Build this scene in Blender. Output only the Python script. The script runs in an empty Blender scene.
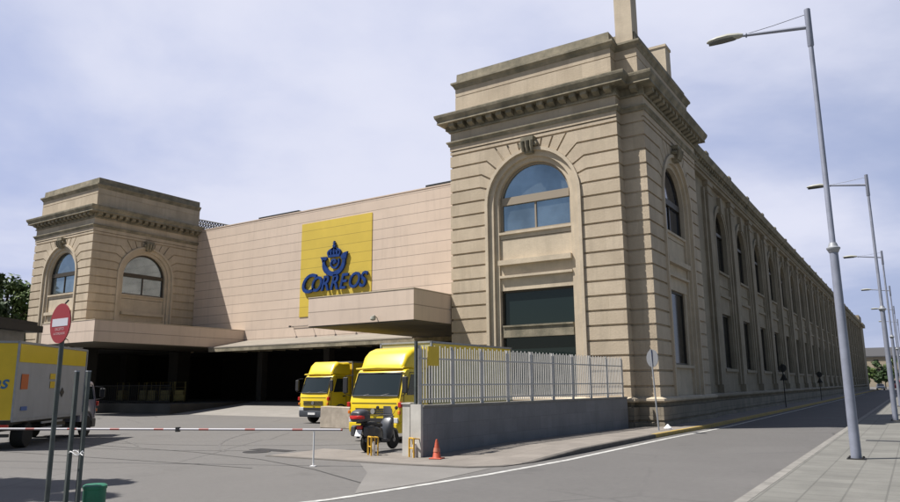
import bpy, bmesh, math, random
from mathutils import Vector, Matrix
random.seed(7)
S = bpy.context.scene
COL = S.collection
R_ = math.radians

# ------------------------------------------------------------------ materials
def mat(name, col, rough=.7, metal=0., spec=.5, var=.0, vs=2.0, bump=0., bs=30., col2=None, streak=0., coat=0., world=True, joints=None, tiles=None, cracks=0., fine=0., blocks=0.):
    m = bpy.data.materials.new(name); m.use_nodes = True
    nt = m.node_tree; N = nt.nodes; L = nt.links
    b = N['Principled BSDF']
    b.inputs['Roughness'].default_value = rough; b.inputs['Metallic'].default_value = metal
    b.inputs['Specular IOR Level'].default_value = spec; b.inputs['Coat Weight'].default_value = coat
    b.inputs['Base Color'].default_value = (*col, 1)
    if world:
        src = N.new('ShaderNodeNewGeometry').outputs['Position']
    else:
        src = N.new('ShaderNodeTexCoord').outputs['Object']
    def noise(scale, detail=5, vec=None, rgh=.6):
        n = N.new('ShaderNodeTexNoise'); n.inputs['Scale'].default_value = scale
        n.inputs['Detail'].default_value = detail; n.inputs['Roughness'].default_value = rgh
        L.new(vec or src, n.inputs['Vector']); return n.outputs['Fac']
    def ramp(f, a, b_):
        r = N.new('ShaderNodeMapRange'); r.inputs['From Min'].default_value = a; r.inputs['From Max'].default_value = b_
        L.new(f, r.inputs['Value']); return r.outputs['Result']
    def mix(f, a, c, mode='MIX'):
        x = N.new('ShaderNodeMix'); x.data_type = 'RGBA'; x.blend_type = mode
        if isinstance(f, float): x.inputs[0].default_value = f
        else: L.new(f, x.inputs[0])
        for i, v in ((6, a), (7, c)):
            if isinstance(v, tuple): x.inputs[i].default_value = (*v, 1)
            else: L.new(v, x.inputs[i])
        return x.outputs[2]
    def mul(f, k):
        x = N.new('ShaderNodeMath'); x.operation = 'MULTIPLY'; L.new(f, x.inputs[0])
        if isinstance(k, (int, float)): x.inputs[1].default_value = k
        else: L.new(k, x.inputs[1])
        return x.outputs[0]
    cur = None; height = None
    if var or col2:
        c2 = col2 or tuple(max(0, c*(1-var)) for c in col)
        cur = mix(ramp(noise(vs), .35, .65), tuple(col), tuple(c2))
    if blocks:
        sp = N.new('ShaderNodeSeparateXYZ'); L.new(src, sp.inputs[0]); cb = N.new('ShaderNodeCombineXYZ')
        ad = N.new('ShaderNodeMath'); L.new(sp.outputs[0], ad.inputs[0]); L.new(sp.outputs[1], ad.inputs[1])
        az = N.new('ShaderNodeMath'); az.operation = 'ADD'; L.new(sp.outputs[2], az.inputs[0]); az.inputs[1].default_value = .2
        L.new(ad.outputs[0], cb.inputs[0]); L.new(az.outputs[0], cb.inputs[1])
        bt = N.new('ShaderNodeTexBrick'); bt.inputs['Scale'].default_value = 1; bt.inputs['Brick Width'].default_value = 1.35; bt.inputs['Row Height'].default_value = .69
        bt.inputs['Mortar Size'].default_value = .004; bt.inputs['Color1'].default_value = (1, 1, 1, 1); bt.inputs['Color2'].default_value = (1-blocks, 1-blocks*1.05, 1-blocks*1.15, 1); bt.inputs['Mortar'].default_value = (.7, .7, .7, 1)
        L.new(cb.outputs[0], bt.inputs['Vector'])
        cur = mix(1.0, cur or tuple(col), bt.outputs['Color'], 'MULTIPLY')
    if streak:
        mp = N.new('ShaderNodeMapping'); mp.inputs['Scale'].default_value = (1.6, 1.6, .18); L.new(src, mp.inputs['Vector'])
        f = ramp(noise(1.6, 6, mp.outputs[0]), .5, .78)
        cur = mix(mul(f, streak), cur or tuple(col), tuple(c*.45 for c in col))
    if fine:
        f = ramp(noise(vs*14, 4), .3, .7)
        cur = mix(mul(f, fine), cur or tuple(col), tuple(c*.6 for c in col))
    if tiles:
        tw, th, tc = tiles[:3]
        bt = N.new('ShaderNodeTexBrick'); bt.offset = 0. if len(tiles) < 4 else .5
        bt.inputs['Scale'].default_value = 1; bt.inputs['Brick Width'].default_value = tw; bt.inputs['Row Height'].default_value = th
        bt.inputs['Mortar Size'].default_value = tc; bt.inputs['Mortar Smooth'].default_value = .2
        bt.inputs['Color1'].default_value = (1, 1, 1, 1); bt.inputs['Color2'].default_value = (.86, .86, .86, 1); bt.inputs['Mortar'].default_value = (.66, .66, .66, 1)
        v = src
        if len(tiles) > 3:      # wall mapping: (y, z)
            sp = N.new('ShaderNodeSeparateXYZ'); L.new(src, sp.inputs[0]); cb = N.new('ShaderNodeCombineXYZ')
            ad = N.new('ShaderNodeMath'); L.new(sp.outputs[0], ad.inputs[0]); L.new(sp.outputs[1], ad.inputs[1])
            L.new(ad.outputs[0], cb.inputs[0]); L.new(sp.outputs[2], cb.inputs[1]); v = cb.outputs[0]
        L.new(v, bt.inputs['Vector'])
        cur = mix(1.0, cur or tuple(col), bt.outputs['Color'], 'MULTIPLY')
    if joints:
        sp_, w_, off, dark = joints
        sp = N.new('ShaderNodeSeparateXYZ'); L.new(src, sp.inputs[0])
        a = N.new('ShaderNodeMath'); a.operation = 'SUBTRACT'; L.new(sp.outputs[2], a.inputs[0]); a.inputs[1].default_value = off
        mo = N.new('ShaderNodeMath'); mo.operation = 'PINGPONG'; L.new(a.outputs[0], mo.inputs[0]); mo.inputs[1].default_value = sp_/2
        lt = N.new('ShaderNodeMath'); lt.operation = 'LESS_THAN'; L.new(mo.outputs[0], lt.inputs[0]); lt.inputs[1].default_value = w_/2
        # faint vertical joints between panels, tone of each row
        fl = N.new('ShaderNodeMath'); fl.operation = 'DIVIDE'; L.new(a.outputs[0], fl.inputs[0]); fl.inputs[1].default_value = sp_
        f2 = N.new('ShaderNodeMath'); f2.operation = 'FLOOR'; L.new(fl.outputs[0], f2.inputs[0])
        wn = N.new('ShaderNodeTexWhiteNoise'); wn.noise_dimensions = '1D'; L.new(f2.outputs[0], wn.inputs['W'])
        cur = mix(mul(wn.outputs['Value'], .14), cur or tuple(col), tuple(c*.6 for c in col))
        cur = mix(mul(lt.outputs[0], dark), cur, tuple(c*.25 for c in col))
    if cracks:
        nz = N.new('ShaderNodeTexNoise'); nz.inputs['Scale'].default_value = .5; L.new(src, nz.inputs['Vector'])
        mx = N.new('ShaderNodeMix'); mx.data_type = 'VECTOR'; mx.inputs[0].default_value = .25
        L.new(src, mx.inputs[4]); L.new(nz.outputs['Color'], mx.inputs[5])
        vo = N.new('ShaderNodeTexVoronoi'); vo.feature = 'DISTANCE_TO_EDGE'; vo.inputs['Scale'].default_value = .16
        L.new(mx.outputs[1], vo.inputs['Vector'])
        lt = ramp(vo.outputs['Distance'], .006, .0015)
        gate = ramp(noise(.11, 2), .42, .55)
        cur = mix(mul(mul(lt, gate), cracks), cur or tuple(col), tuple(c*.3 for c in col))
        big = ramp(noise(.07, 3), .4, .62)
        cur = mix(mul(big, .45), cur, tuple(c*.72 for c in col))
        pv = N.new('ShaderNodeTexVoronoi'); pv.inputs['Scale'].default_value = .085; L.new(mx.outputs[1], pv.inputs['Vector'])
        ps = N.new('ShaderNodeSeparateColor'); L.new(pv.outputs['Color'], ps.inputs[0]); cur = mix(mul(ramp(ps.outputs[0], .3, .9), .28), cur, tuple(c*.68 for c in col))
        oil = ramp(noise(.55, 3), .62, .75)
        cur = mix(mul(oil, .45), cur, tuple(c*.5 for c in col))
    if cur is not None: L.new(cur, b.inputs['Base Color'])
    if bump:
        bp = N.new('ShaderNodeBump'); bp.inputs['Strength'].default_value = bump; bp.inputs['Distance'].default_value = .02
        L.new(noise(bs, 6), bp.inputs['Height']); L.new(bp.outputs[0], b.inputs['Normal'])
    return m

STONE = mat('stone', (.55, .46, .345), .85, col2=(.46, .38, .28), vs=.7, bump=.6, bs=14, streak=.5, fine=.3, blocks=.16)
STONE_DK = mat('weathered_stone', (.31, .27, .195), .9, col2=(.13, .12, .085), vs=1.3, bump=.6, bs=12, streak=.75, fine=.3)
STONE_LIGHT = mat('smooth_stone', (.55, .465, .35), .85, var=.18, vs=1.2, bump=.35, bs=14, streak=.3, fine=.2)
STONE_SIDE = mat('darker_side_stone', (.34, .29, .215), .9, col2=(.25, .215, .155), vs=.6, bump=.5, bs=12, streak=.5, fine=.3, blocks=.12)  # darker copy of the pavilion stone, used on the side wing
PLINTH = mat('plinth_stone', (.30, .26, .20), .9, var=.35, vs=.8, bump=.6, bs=9, streak=.6, fine=.3, tiles=(1.1, .6, .02, 1))
CLAD = mat('cladding', (.60, .485, .395), .7, var=.08, vs=.5, joints=(.78, .05, 5.1, .62), streak=.25)
YELLOWC = mat('painted_cladding', (.60, .44, .055), .65, var=.1, vs=.5, joints=(.78, .05, 5.1, .45))
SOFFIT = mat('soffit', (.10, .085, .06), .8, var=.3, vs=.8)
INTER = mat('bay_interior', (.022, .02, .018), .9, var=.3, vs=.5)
BLUE = mat('sign_blue', (.012, .05, .22), .55, spec=.2, var=.4, vs=3)
BLUESIDE = mat('sign_blue_light', (.02, .06, .19), .4)
GLASSR = mat('coated_glass', (.34, .42, .48), .05, metal=.85, var=.35, vs=.5, bump=.35, bs=.7)
GLASSB = mat('tinted_glass', (.06, .08, .12), .05, metal=.7, var=.2, vs=.5)
GLASSD = mat('dark_glass', (.010, .012, .013), .10, spec=.28)
GLASSG = mat('shop_glass', (.012, .02, .02), .08, spec=.45)
FRAMEM = mat('bronze_frame', (.06, .05, .038), .5, metal=.3)
FRAMEB = mat('beige_frame', (.27, .225, .17), .6)
ROOFM = mat('roof_felt', (.08, .075, .07), .9)
DARKM = mat('dark_metal', (.03, .03, .03), .6, metal=.4)
ASPH = mat('yard_asphalt', (.150, .143, .136), .9, var=.10, vs=.45, bump=.6, bs=60, cracks=.9, fine=.42)
ROADM = mat('road_asphalt', (.126, .121, .117), .88, var=.10, vs=.45, bump=.6, bs=60, cracks=.75, fine=.40)
PAVEL = mat('concrete_pavement', (.235, .21, .185), .9, var=.2, vs=1.2, bump=.4, bs=40, tiles=(.8, .8, .01), fine=.15)
PAVER = mat('tiled_pavement', (.185, .182, .165), .9, var=.22, vs=.8, bump=.4, bs=50, tiles=(.6, .6, .018), fine=.25)
KERBM = mat('kerb_stone', (.24, .23, .21), .85, var=.3, vs=2.5, bump=.4, bs=30, fine=.3)
KERBG = mat('dark_kerb_stone', (.11, .10, .09), .85, var=.3, vs=2.5, bump=.4, bs=30)
YKERB = mat('yellow_paint_worn', (.50, .33, .06), .8, col2=(.28, .22, .10), vs=5, fine=.4)
WPAINT = mat('white_paint_worn', (.55, .55, .53), .8, col2=(.27, .265, .25), vs=4, fine=.4)
GRANITE = mat('grey_wall_stone', (.225, .225, .235), .8, var=.14, vs=1.5, bump=.4, bs=30, streak=.3, tiles=(.85, .45, .005, 1), fine=.2)
WALLEND = mat('pale_wall_end', (.52, .50, .46), .8, var=.2, vs=2, streak=.3)
GALV = mat('galvanised', (.33, .345, .37), .5, metal=.25, var=.15, vs=5, world=False)
FENCEM = mat('fence_paint', (.52, .505, .48), .6, var=.15, vs=3)
LAMPM = mat('lamp_paint', (.26, .28, .35), .5, metal=.15, var=.2, vs=2.5, world=False, streak=.3)
LAMPH = mat('lamp_housing', (.34, .34, .29), .5)
LENS = mat('lamp_lens', (.10, .10, .09), .25)
TYRE = mat('rubber', (.018, .018, .018), .85)
RIM = mat('rim', (.30, .30, .30), .5, metal=.6)
YEL = mat('truck_yellow', (.76, .55, .014), .35, coat=.5, world=False, var=.06, vs=1.5)
YELB = mat('box_yellow', (.72, .50, .02), .5, world=False, var=.12, vs=1.5)
BOXW = mat('box_white', (.36, .37, .39), .5, world=False, var=.12, vs=1.2, streak=.25)
BOXG = mat('box_pale_yellow', (.50, .48, .25), .5, world=False, var=.12, vs=1.2)
BLK = mat('black_plastic', (.022, .022, .024), .5, world=False)
GREYP = mat('grey_plastic', (.05, .05, .055), .5, world=False)
WHITE = mat('white_paint', (.70, .70, .70), .5, world=False)
WINDSH = mat('windscreen', (.012, .018, .018), .05, spec=.7, coat=.0, world=False)
REDL = mat('red_lens', (.45, .02, .015), .25)
ORL = mat('orange_lens', (.65, .17, .02), .3)
CLEARL = mat('headlamp', (.55, .56, .58), .12, spec=.9)
CHROME = mat('chrome', (.6, .6, .6), .2, metal=.9)
SILV = mat('silver_paint', (.28, .29, .33), .35, metal=.5, world=False)
VANW = mat('van_paint', (.22, .22, .29), .35, coat=.4, world=False)
BIKEP = mat('scooter_paint', (.02, .023, .028), .3, coat=.5, world=False)
BIKES = mat('scooter_silver', (.05, .055, .065), .35, metal=.2, world=False)
HOOP = mat('hoop_yellow', (.66, .38, .03), .5, var=.25, vs=8)
CONEM = mat('cone_orange', (.48, .085, .04), .6, var=.2, vs=10)
SIGNR = mat('sign_red', (.24, .014, .018), .45)
SIGNW = mat('sign_white', (.48, .48, .53), .5)
SIGNBK = mat('sign_back', (.26, .27, .29), .5, metal=.4)
POSTG = mat('post_grey_green', (.10, .115, .11), .55, metal=.3, var=.3, vs=4)
GREENP = mat('green_plastic', (.012, .16, .085), .5, var=.2, vs=6)
CONCB = mat('concrete_block', (.44, .38, .31), .9, var=.3, vs=2.5, bump=.6, bs=20, streak=.4)
BARK = mat('bark', (.09, .07, .05), .9, var=.3, vs=3)
ORANGEL = mat('orange_label', (.50, .12, .03), .6)
BAG = mat('white_plastic_bag', (.7, .7, .7), .6)
ROOFT = mat('slate', (.055, .055, .06), .8)
FARW = mat('far_wall', (.32, .27, .20), .9, var=.2, vs=.3)
REDCAR = mat('red_paint', (.40, .02, .03), .35, coat=.4)
WHITECAR = mat('white_car_paint', (.6, .6, .6), .35, coat=.4)

def leafmat(name, c1, c2):
    m = mat(name, c1, .6, col2=c2, vs=1.1, spec=.3)
    return m
LEAF1 = leafmat('leaves', (.045, .085, .02), (.085, .12, .03))
LEAF2 = leafmat('leaves_dark', (.022, .045, .015), (.04, .07, .02))

# striped barrier material
def stripes():
    m = mat('barrier_paint', (.55, .56, .60), .5, world=False)
    nt = m.node_tree; N = nt.nodes; L = nt.links
    tc = N.new('ShaderNodeTexCoord'); sp = N.new('ShaderNodeSeparateXYZ'); L.new(tc.outputs['Object'], sp.inputs[0])
    mo = N.new('ShaderNodeMath'); mo.operation = 'FLOORED_MODULO'; L.new(sp.outputs[0], mo.inputs[0]); mo.inputs[1].default_value = 1.3
    lt = N.new('ShaderNodeMath'); lt.operation = 'LESS_THAN'; L.new(mo.outputs[0], lt.inputs[0]); lt.inputs[1].default_value = .28
    mx = N.new('ShaderNodeMix'); mx.data_type = 'RGBA'; L.new(lt.outputs[0], mx.inputs[0])
    mx.inputs[6].default_value = (.36, .35, .38, 1); mx.inputs[7].default_value = (.24, .05, .045, 1)
    L.new(mx.outputs[2], N['Principled BSDF'].inputs['Base Color']); return m
BARM = stripes()

# ------------------------------------------------------------------ mesh builder
class MB:
    def __init__(s): s.v = []; s.f = []
    def add(s, vs, fs):
        o = len(s.v); s.v += [tuple(v) for v in vs]; s.f += [tuple(i+o for i in f) for f in fs]; return s
    def box(s, x0, x1, y0, y1, z0, z1):
        return s.add([(x0,y0,z0),(x1,y0,z0),(x1,y1,z0),(x0,y1,z0),(x0,y0,z1),(x1,y0,z1),(x1,y1,z1),(x0,y1,z1)],
                     [(0,3,2,1),(4,5,6,7),(0,1,5,4),(1,2,6,5),(2,3,7,6),(3,0,4,7)])
    def prism(s, poly, mp, d0, d1):
        n = len(poly)
        vs = [mp(u, d0, z) for u, z in poly] + [mp(u, d1, z) for u, z in poly]
        fs = [tuple(range(n)), tuple(range(2*n-1, n-1, -1))] + [(i, (i+1) % n, (i+1) % n+n, i+n) for i in range(n)]
        return s.add(vs, fs)
    def rect(s, mp, u0, u1, z0, z1, d0, d1):
        return s.prism([(u0,z0),(u1,z0),(u1,z1),(u0,z1)], mp, d0, d1)
    def tube(s, pts, r, n=8, cap=True):
        pts = [Vector(p) for p in pts]; rs = r if isinstance(r, (list, tuple)) else [r]*len(pts)
        rings = []; prev = None
        for i, p in enumerate(pts):
            t = (pts[min(i+1, len(pts)-1)]-pts[max(i-1, 0)]).normalized()
            a = prev if prev is not None else (Vector((0,0,1)) if abs(t.z) < .9 else Vector((1,0,0)))
            u = t.cross(a); 
            if u.length < 1e-4: u = t.cross(Vector((0,1,.3)))
            u.normalize(); w = u.cross(t).normalized(); prev = w
            rings.append([p+(u*math.cos(k*2*math.pi/n)+w*math.sin(k*2*math.pi/n))*rs[i] for k in range(n)])
        vs = [q for rg in rings for q in rg]; fs = []
        for i in range(len(rings)-1):
            for k in range(n): fs.append((i*n+k, i*n+(k+1) % n, (i+1)*n+(k+1) % n, (i+1)*n+k))
        if cap: fs += [tuple(range(n-1, -1, -1)), tuple((len(rings)-1)*n+k for k in range(n))]
        return s.add(vs, fs)
    def lathe(s, c, prof, n=20, axis='z'):
        vs = []; fs = []
        for r, h in prof:
            for k in range(n):
                a = 2*math.pi*k/n; x, y = r*math.cos(a), r*math.sin(a)
                p = {'z': (x, y, h), 'x': (h, x, y), 'y': (x, h, y)}[axis]
                vs.append((c[0]+p[0], c[1]+p[1], c[2]+p[2]))
        m = len(prof)
        for i in range(m-1):
            for k in range(n): fs.append((i*n+k, i*n+(k+1) % n, (i+1)*n+(k+1) % n, (i+1)*n+k))
        if prof[0][0] > 1e-6: fs.append(tuple(range(n-1, -1, -1)))
        if prof[-1][0] > 1e-6: fs.append(tuple((m-1)*n+k for k in range(n)))
        return s.add(vs, fs)
    def sweep(s, path, prof):
        """profile (outward offset, z) swept along a plan polyline, mitred; outward = right of travel"""
        n = len(prof); P = [Vector(p) for p in path]; ms = []
        for i, p in enumerate(P):
            ns = []
            if i > 0: t = (P[i]-P[i-1]).normalized(); ns.append(Vector((t.y, -t.x)))
            if i < len(P)-1: t = (P[i+1]-P[i]).normalized(); ns.append(Vector((t.y, -t.x)))
            if len(ns) == 2: m = (ns[0]+ns[1])/(1+ns[0].dot(ns[1]))
            else: m = ns[0]
            ms.append(m)
        vs = [(P[i].x+ms[i].x*d, P[i].y+ms[i].y*d, z) for i in range(len(P)) for d, z in prof]; fs = []
        for i in range(len(P)-1):
            for k in range(n): fs.append((i*n+k, i*n+(k+1) % n, (i+1)*n+(k+1) % n, (i+1)*n+k))
        fs += [tuple(range(n)), tuple((len(P)-1)*n+k for k in range(n-1, -1, -1))]
        return s.add(vs, fs)
    def loft(s, secs, cap=True):
        n = len(secs[0]); fs = []
        for i in range(len(secs)-1):
            for k in range(n): fs.append((i*n+k, i*n+(k+1) % n, (i+1)*n+(k+1) % n, (i+1)*n+k))
        if cap: fs += [tuple(range(n-1, -1, -1)), tuple((len(secs)-1)*n+k for k in range(n))]
        return s.add([p for q in secs for p in q], fs)
    def build(s, name, m, parent=None, smooth=False, bevel=0., seg=2, world=False):
        me = bpy.data.meshes.new(name)
        vs = s.v
        if parent is not None and world:
            o = root_loc(parent); vs = [(x-o[0], y-o[1], z-o[2]) for x, y, z in vs]
        me.from_pydata(vs, [], s.f)
        bm = bmesh.new(); bm.from_mesh(me); bmesh.ops.recalc_face_normals(bm, faces=bm.faces); bm.to_mesh(me); bm.free()
        ob = bpy.data.objects.new(name, me); COL.objects.link(ob); me.materials.append(m)
        if parent is not None: ob.parent = parent
        if smooth:
            me.shade_smooth(); me.set_sharp_from_angle(angle=R_(38))
        if bevel:
            b = ob.modifiers.new('bevel', 'BEVEL'); b.width = bevel; b.segments = seg; b.limit_method = 'ANGLE'; b.angle_limit = R_(35)
            me.shade_smooth(); b.harden_normals = True
        return ob

def root_loc(o):
    x = Vector((0,0,0))
    while o is not None: x = x+o.location; o = o.parent
    return x
def tag(o, label=None, cat=None, group=None, kind=None):
    if label: o['label'] = label
    if cat: o['category'] = cat
    if group: o['group'] = group
    if kind: o['kind'] = kind
    return o
def empty(name, loc, rz=0., label=None, cat=None, group=None):
    o = bpy.data.objects.new(name, None); COL.objects.link(o); o.location = loc; o.rotation_euler.z = rz
    o.empty_display_size = .3
    return tag(o, label, cat, group)
def copy_tree(o, parent=None):
    c = o.copy(); COL.objects.link(c); c.parent = parent
    for ch in list(o.children): copy_tree(ch, c)
    return c
def text(name, body, size, m, parent, loc, rot, ext=.02, shear=0., off=0., sx=1., align='CENTER'):
    cu = bpy.data.curves.new(name, 'FONT'); cu.body = body; cu.size = size; cu.extrude = ext; cu.shear = shear; cu.offset = off
    cu.align_x = align; cu.align_y = 'BOTTOM'; cu.materials.append(m)
    o = bpy.data.objects.new(name, cu); COL.objects.link(o); o.parent = parent; o.location = loc; o.rotation_euler = rot; o.scale = (sx, 1, 1)
    return o

def font_geo(body, size, ext, shear=0., off=0., sx=1.):
    cu = bpy.data.curves.new('tmp', 'FONT'); cu.body = body; cu.size = size; cu.extrude = ext; cu.shear = shear; cu.offset = off; cu.resolution_u = 5
    o = bpy.data.objects.new('tmp', cu); COL.objects.link(o)
    dg = bpy.context.evaluated_depsgraph_get(); dg.update()
    me = o.evaluated_get(dg).to_mesh(); vs = [(v.co.x*sx, v.co.y, v.co.z) for v in me.vertices]; fs = [tuple(p.vertices) for p in me.polygons]
    o.evaluated_get(dg).to_mesh_clear(); bpy.data.objects.remove(o); bpy.data.curves.remove(cu); return vs, fs
def arc(cx, cz, r, a0, a1, n=14):
    return [(cx+r*math.cos(R_(a0+(a1-a0)*i/n)), cz+r*math.sin(R_(a0+(a1-a0)*i/n))) for i in range(n+1)]
def FRONT(yf): return lambda u, d, z: (u, yf-d, z)       # faces -Y
def RIGHT(xf): return lambda u, d, z: (xf+d, u, z)       # faces +X

# ------------------------------------------------------------------ ground
def sheet(name, poly, z, m, kind='structure'):
    me = bpy.data.meshes.new(name); me.from_pydata([(x, y, z) for x, y in poly], [], [tuple(range(len(poly)))])
    o = bpy.data.objects.new(name, me); COL.objects.link(o); me.materials.append(m); tag(o, kind=kind); return o
sheet('ground', [(-1500,-600),(1500,-600),(1500,2500),(-1500,2500)], 0, ASPH)
kerb = [(-16.0,14.75),(-11.0,14.9),(-9.4,15.2),(-8.75,15.8),(-8.5,17),(-8.42,20),(-8.33,26.8),(-8.0,34.7),(-7.9,60),(-7.9,240)]
sheet('road', [(-12,-30),(-9.0,7),(-8.72,12),(-8.45,15.6),(-8.33,20),(-8.25,26.8),(-7.95,34.7),(-7.85,60),(-7.85,245),(-2.6,245),(-2.6,-30)], .004, ROADM)
def hk(x, y):  # height of left pavement: dropped at the yard entrance
    t = min(1, max(0, (y-16.2)/4)); return .018+.12*t*t*(3-2*t)
# left pavement as strip between kerb and building line
mb = MB(); inner = [(-16.0,17.2),(-12.6,17.2),(-11.9,17.2),(-11.9,17.3),(-11.9,18.2),(-11.9,20.5),(-10.9,27),(-9.6,34.7),(-9.6,60),(-9.6,240)]
vs = []
for (a, b), (c, d) in zip(kerb, inner):
    for t in (0, .25, .5, .75, 1):
        x, y = a+(c-a)*t, b+(d-b)*t; vs.append((x, y, hk(x, max(y, b))))
fs = [(i*5+k, (i+1)*5+k, (i+1)*5+k+1, i*5+k+1) for i in range(len(kerb)-1) for k in range(4)]
mb.add(vs, fs)
o = mb.build('pavement', PAVEL); tag(o, kind='structure')
def kerb_run(name, pts, w, m, zoff=0., m2=None):
    mb = MB(); rows = []
    for i, (x, y) in enumerate(pts):
        a = pts[max(0, i-1)]; b = pts[min(len(pts)-1, i+1)]
        t = Vector((b[0]-a[0], b[1]-a[1])).normalized(); nx, ny = t.y, -t.x
        h = hk(x, y)+.004+zoff
        rows.append([(x+nx*.01, y+ny*.01, -.02), (x+nx*.01, y+ny*.01, h-.02), (x-nx*.015, y-ny*.015, h), (x-nx*w, y-ny*w, h), (x-nx*w, y-ny*w, -.02)])
    mb.loft(rows, cap=False); o = mb.build(name, m); tag(o, kind='structure'); return o
kp = []
for i in range(len(kerb)-1):
    n = 4 if i > 5 else 2
    for k in range(n): kp.append((kerb[i][0]+(kerb[i+1][0]-kerb[i][0])*k/n, kerb[i][1]+(kerb[i+1][1]-kerb[i][1])*k/n))
kp.append(kerb[-1])
split = min(range(len(kp)), key=lambda i: abs(kp[i][1]-26.8))
kerb_run('kerb', kp[:split+1], .16, KERBG)
kerb_run('kerb', kp[split:], .17, YKERB)
# right pavement
mb = MB(); mb.box(-2.45, 40, -30, 245, -.02, .13); o = mb.build('pavement', PAVER); tag(o, kind='structure')
mb = MB()
y = -30
while y < 245:
    mb.box(-2.64, -2.452, y, y+.985, -.02, .134); y += 1.0
o = mb.build('kerb', KERBM); tag(o, kind='structure')
# painted line along the left kerb
ln = [(-12.5,1.0),(-10.3,6.0),(-8.95,9.9),(-8.3,14.3),(-8.0,18),(-7.85,26.8),(-7.5,34.7),(-7.4,60),(-7.4,140)]
def stripe(name, pts, w, z, m):
    mb = MB(); vs = []
    for i, (x, y) in enumerate(pts):
        a = pts[max(0, i-1)]; b = pts[min(len(pts)-1, i+1)]; t = Vector((b[0]-a[0], b[1]-a[1])).normalized()
        vs += [(x+t.y*w/2, y-t.x*w/2, z), (x-t.y*w/2, y+t.x*w/2, z)]
    mb.add(vs, [(2*i, 2*i+1, 2*i+3, 2*i+2) for i in range(len(pts)-1)])
    o = mb.build(name, m); tag(o, kind='structure'); return o
stripe('road_marking', ln, .16, .009, WPAINT)
TAR = mat('tar_seam', (.05, .048, .045), .8, var=.5, vs=6)
sheet('gutter', [(-12.4,14.7),(-9.3,15.05),(-8.85,15.45),(-8.75,12.6),(-9.05,10.6),(-9.7,11.5),(-10.9,13.2)], .0065, mat('gutter_concrete', (.185,.176,.165), .9, var=.15, vs=.8, bump=.4, bs=50, fine=.2))
stripe('tar_seam', [(-30,15.2),(-24,14.6),(-19,14.6),(-15.5,14.1),(-12.5,13.1),(-9.5,11.6),(-8.9,11.3)], .05, .0055, TAR)
stripe('tar_seam', [(-27,11.6),(-22,11.9),(-17,12.3),(-14,12.5)], .04, .006, TAR)

# ------------------------------------------------------------------ the building
B = empty('post_office_building', (-32, 36, 0), 0, 'long beige stone postal building with two rusticated corner pavilions and a cladded wall between them', 'building')
def part(mb, name, m, parent=B, **k):
    # vertices are world coordinates; all ancestors sit unrotated
    return mb.build(name, m, parent, world=True, **k)

ZK = [1.87+.69*k for k in range(19)]
SP, RO, RG = 11.2, 2.67, 2.0      # springing height, archivolt radius, glass radius
def arch_panel(mb, mp, u0, u1, z0, z1, cu, hw, sill, spring, d0, d1, lower=None):
    """wall panel with an arched opening (and a rectangular one below)"""
    mb.rect(mp, u0, cu-hw, z0, z1, d0, d1); mb.rect(mp, cu+hw, u1, z0, z1, d0, d1)
    mb.prism([(cu-hw, z1)]+[(cu-hw, spring)]+list(reversed(arc(cu, spring, hw, 0, 180)))[1:-1]+[(cu+hw, spring), (cu+hw, z1)], mp, d0, d1)
    if lower: mb.rect(mp, cu-hw, cu+hw, lower, sill, d0, d1)

def archivolt(mb, mp, cu, r0, r1, spring, zb, d0, d1):
    poly = [(cu+r1, zb)]+arc(cu, spring, r1, 0, 180, 20)+[(cu-r1, zb), (cu-r0, zb)]+list(reversed(arc(cu, spring, r0, 0, 180, 20)))+[(cu+r0, zb)]
    mb.prism(poly, mp, d0, d1)

def keystone(mp, cu, z0, parent, s=1.):
    mb = MB()
    mb.prism([(cu-.26*s,z0),(cu+.26*s,z0),(cu+.36*s,z0+1.0*s),(cu-.36*s,z0+1.0*s)], mp, -.1, .22)
    mb.prism([(cu-.40*s,z0+.78*s),(cu+.40*s,z0+.78*s),(cu+.44*s,z0+1.04*s),(cu-.44*s,z0+1.04*s)], mp, -.05, .34)
    for q in (-.3, 0, .3):
        p = [mp(cu+q*s, .26, z0+.1*s), mp(cu+q*s, .34, z0+.4*s), mp(cu+q*s*1.1, .36, z0+.75*s)]
        mb.tube(p, [.08*s, .12*s, .13*s], 8)
    for q in (-.48, .48):
        mb.tube([mp(cu+q*s, .02, z0+.55*s), mp(cu+q*s, .28, z0+.55*s)], .14*s, 10)
    return part(mb, 'keystone', STONE_DK, parent, smooth=True)

def up_window(mp, cu, spring, r, sill, gm, dg=-.5, mull=(0,), tr=(-.06,.34), fm=FRAMEB, parent=B):
    mb = MB(); t = .12
    poly = [(cu+r, sill)]+arc(cu, spring, r, 0, 180, 20)+[(cu-r, sill), (cu-r+t, sill)]+list(reversed(arc(cu, spring, r-t, 0, 180, 20)))+[(cu+r-t, sill)]
    mb.prism(poly, mp, dg-.05, dg+.08)
    mb.rect(mp, cu-r+t, cu+r-t, spring+tr[0], spring+tr[1], dg-.04, dg+.12)
    mb.rect(mp, cu-r+t, cu+r-t, sill, sill+.1, dg-.04, dg+.09)
    for q in mull: mb.rect(mp, cu+q-.04, cu+q+.04, sill+.1, spring+tr[0], dg-.03, dg+.06)
    f = part(mb, 'window', fm, parent)
    g = MB(); g.prism([(cu+r-.03, sill+.02)]+arc(cu, spring, r-.03, 0, 180, 20)+[(cu-r+.03, sill+.02)], mp, dg-.02, dg)
    part(g, 'pane', gm, f); return f
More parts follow.
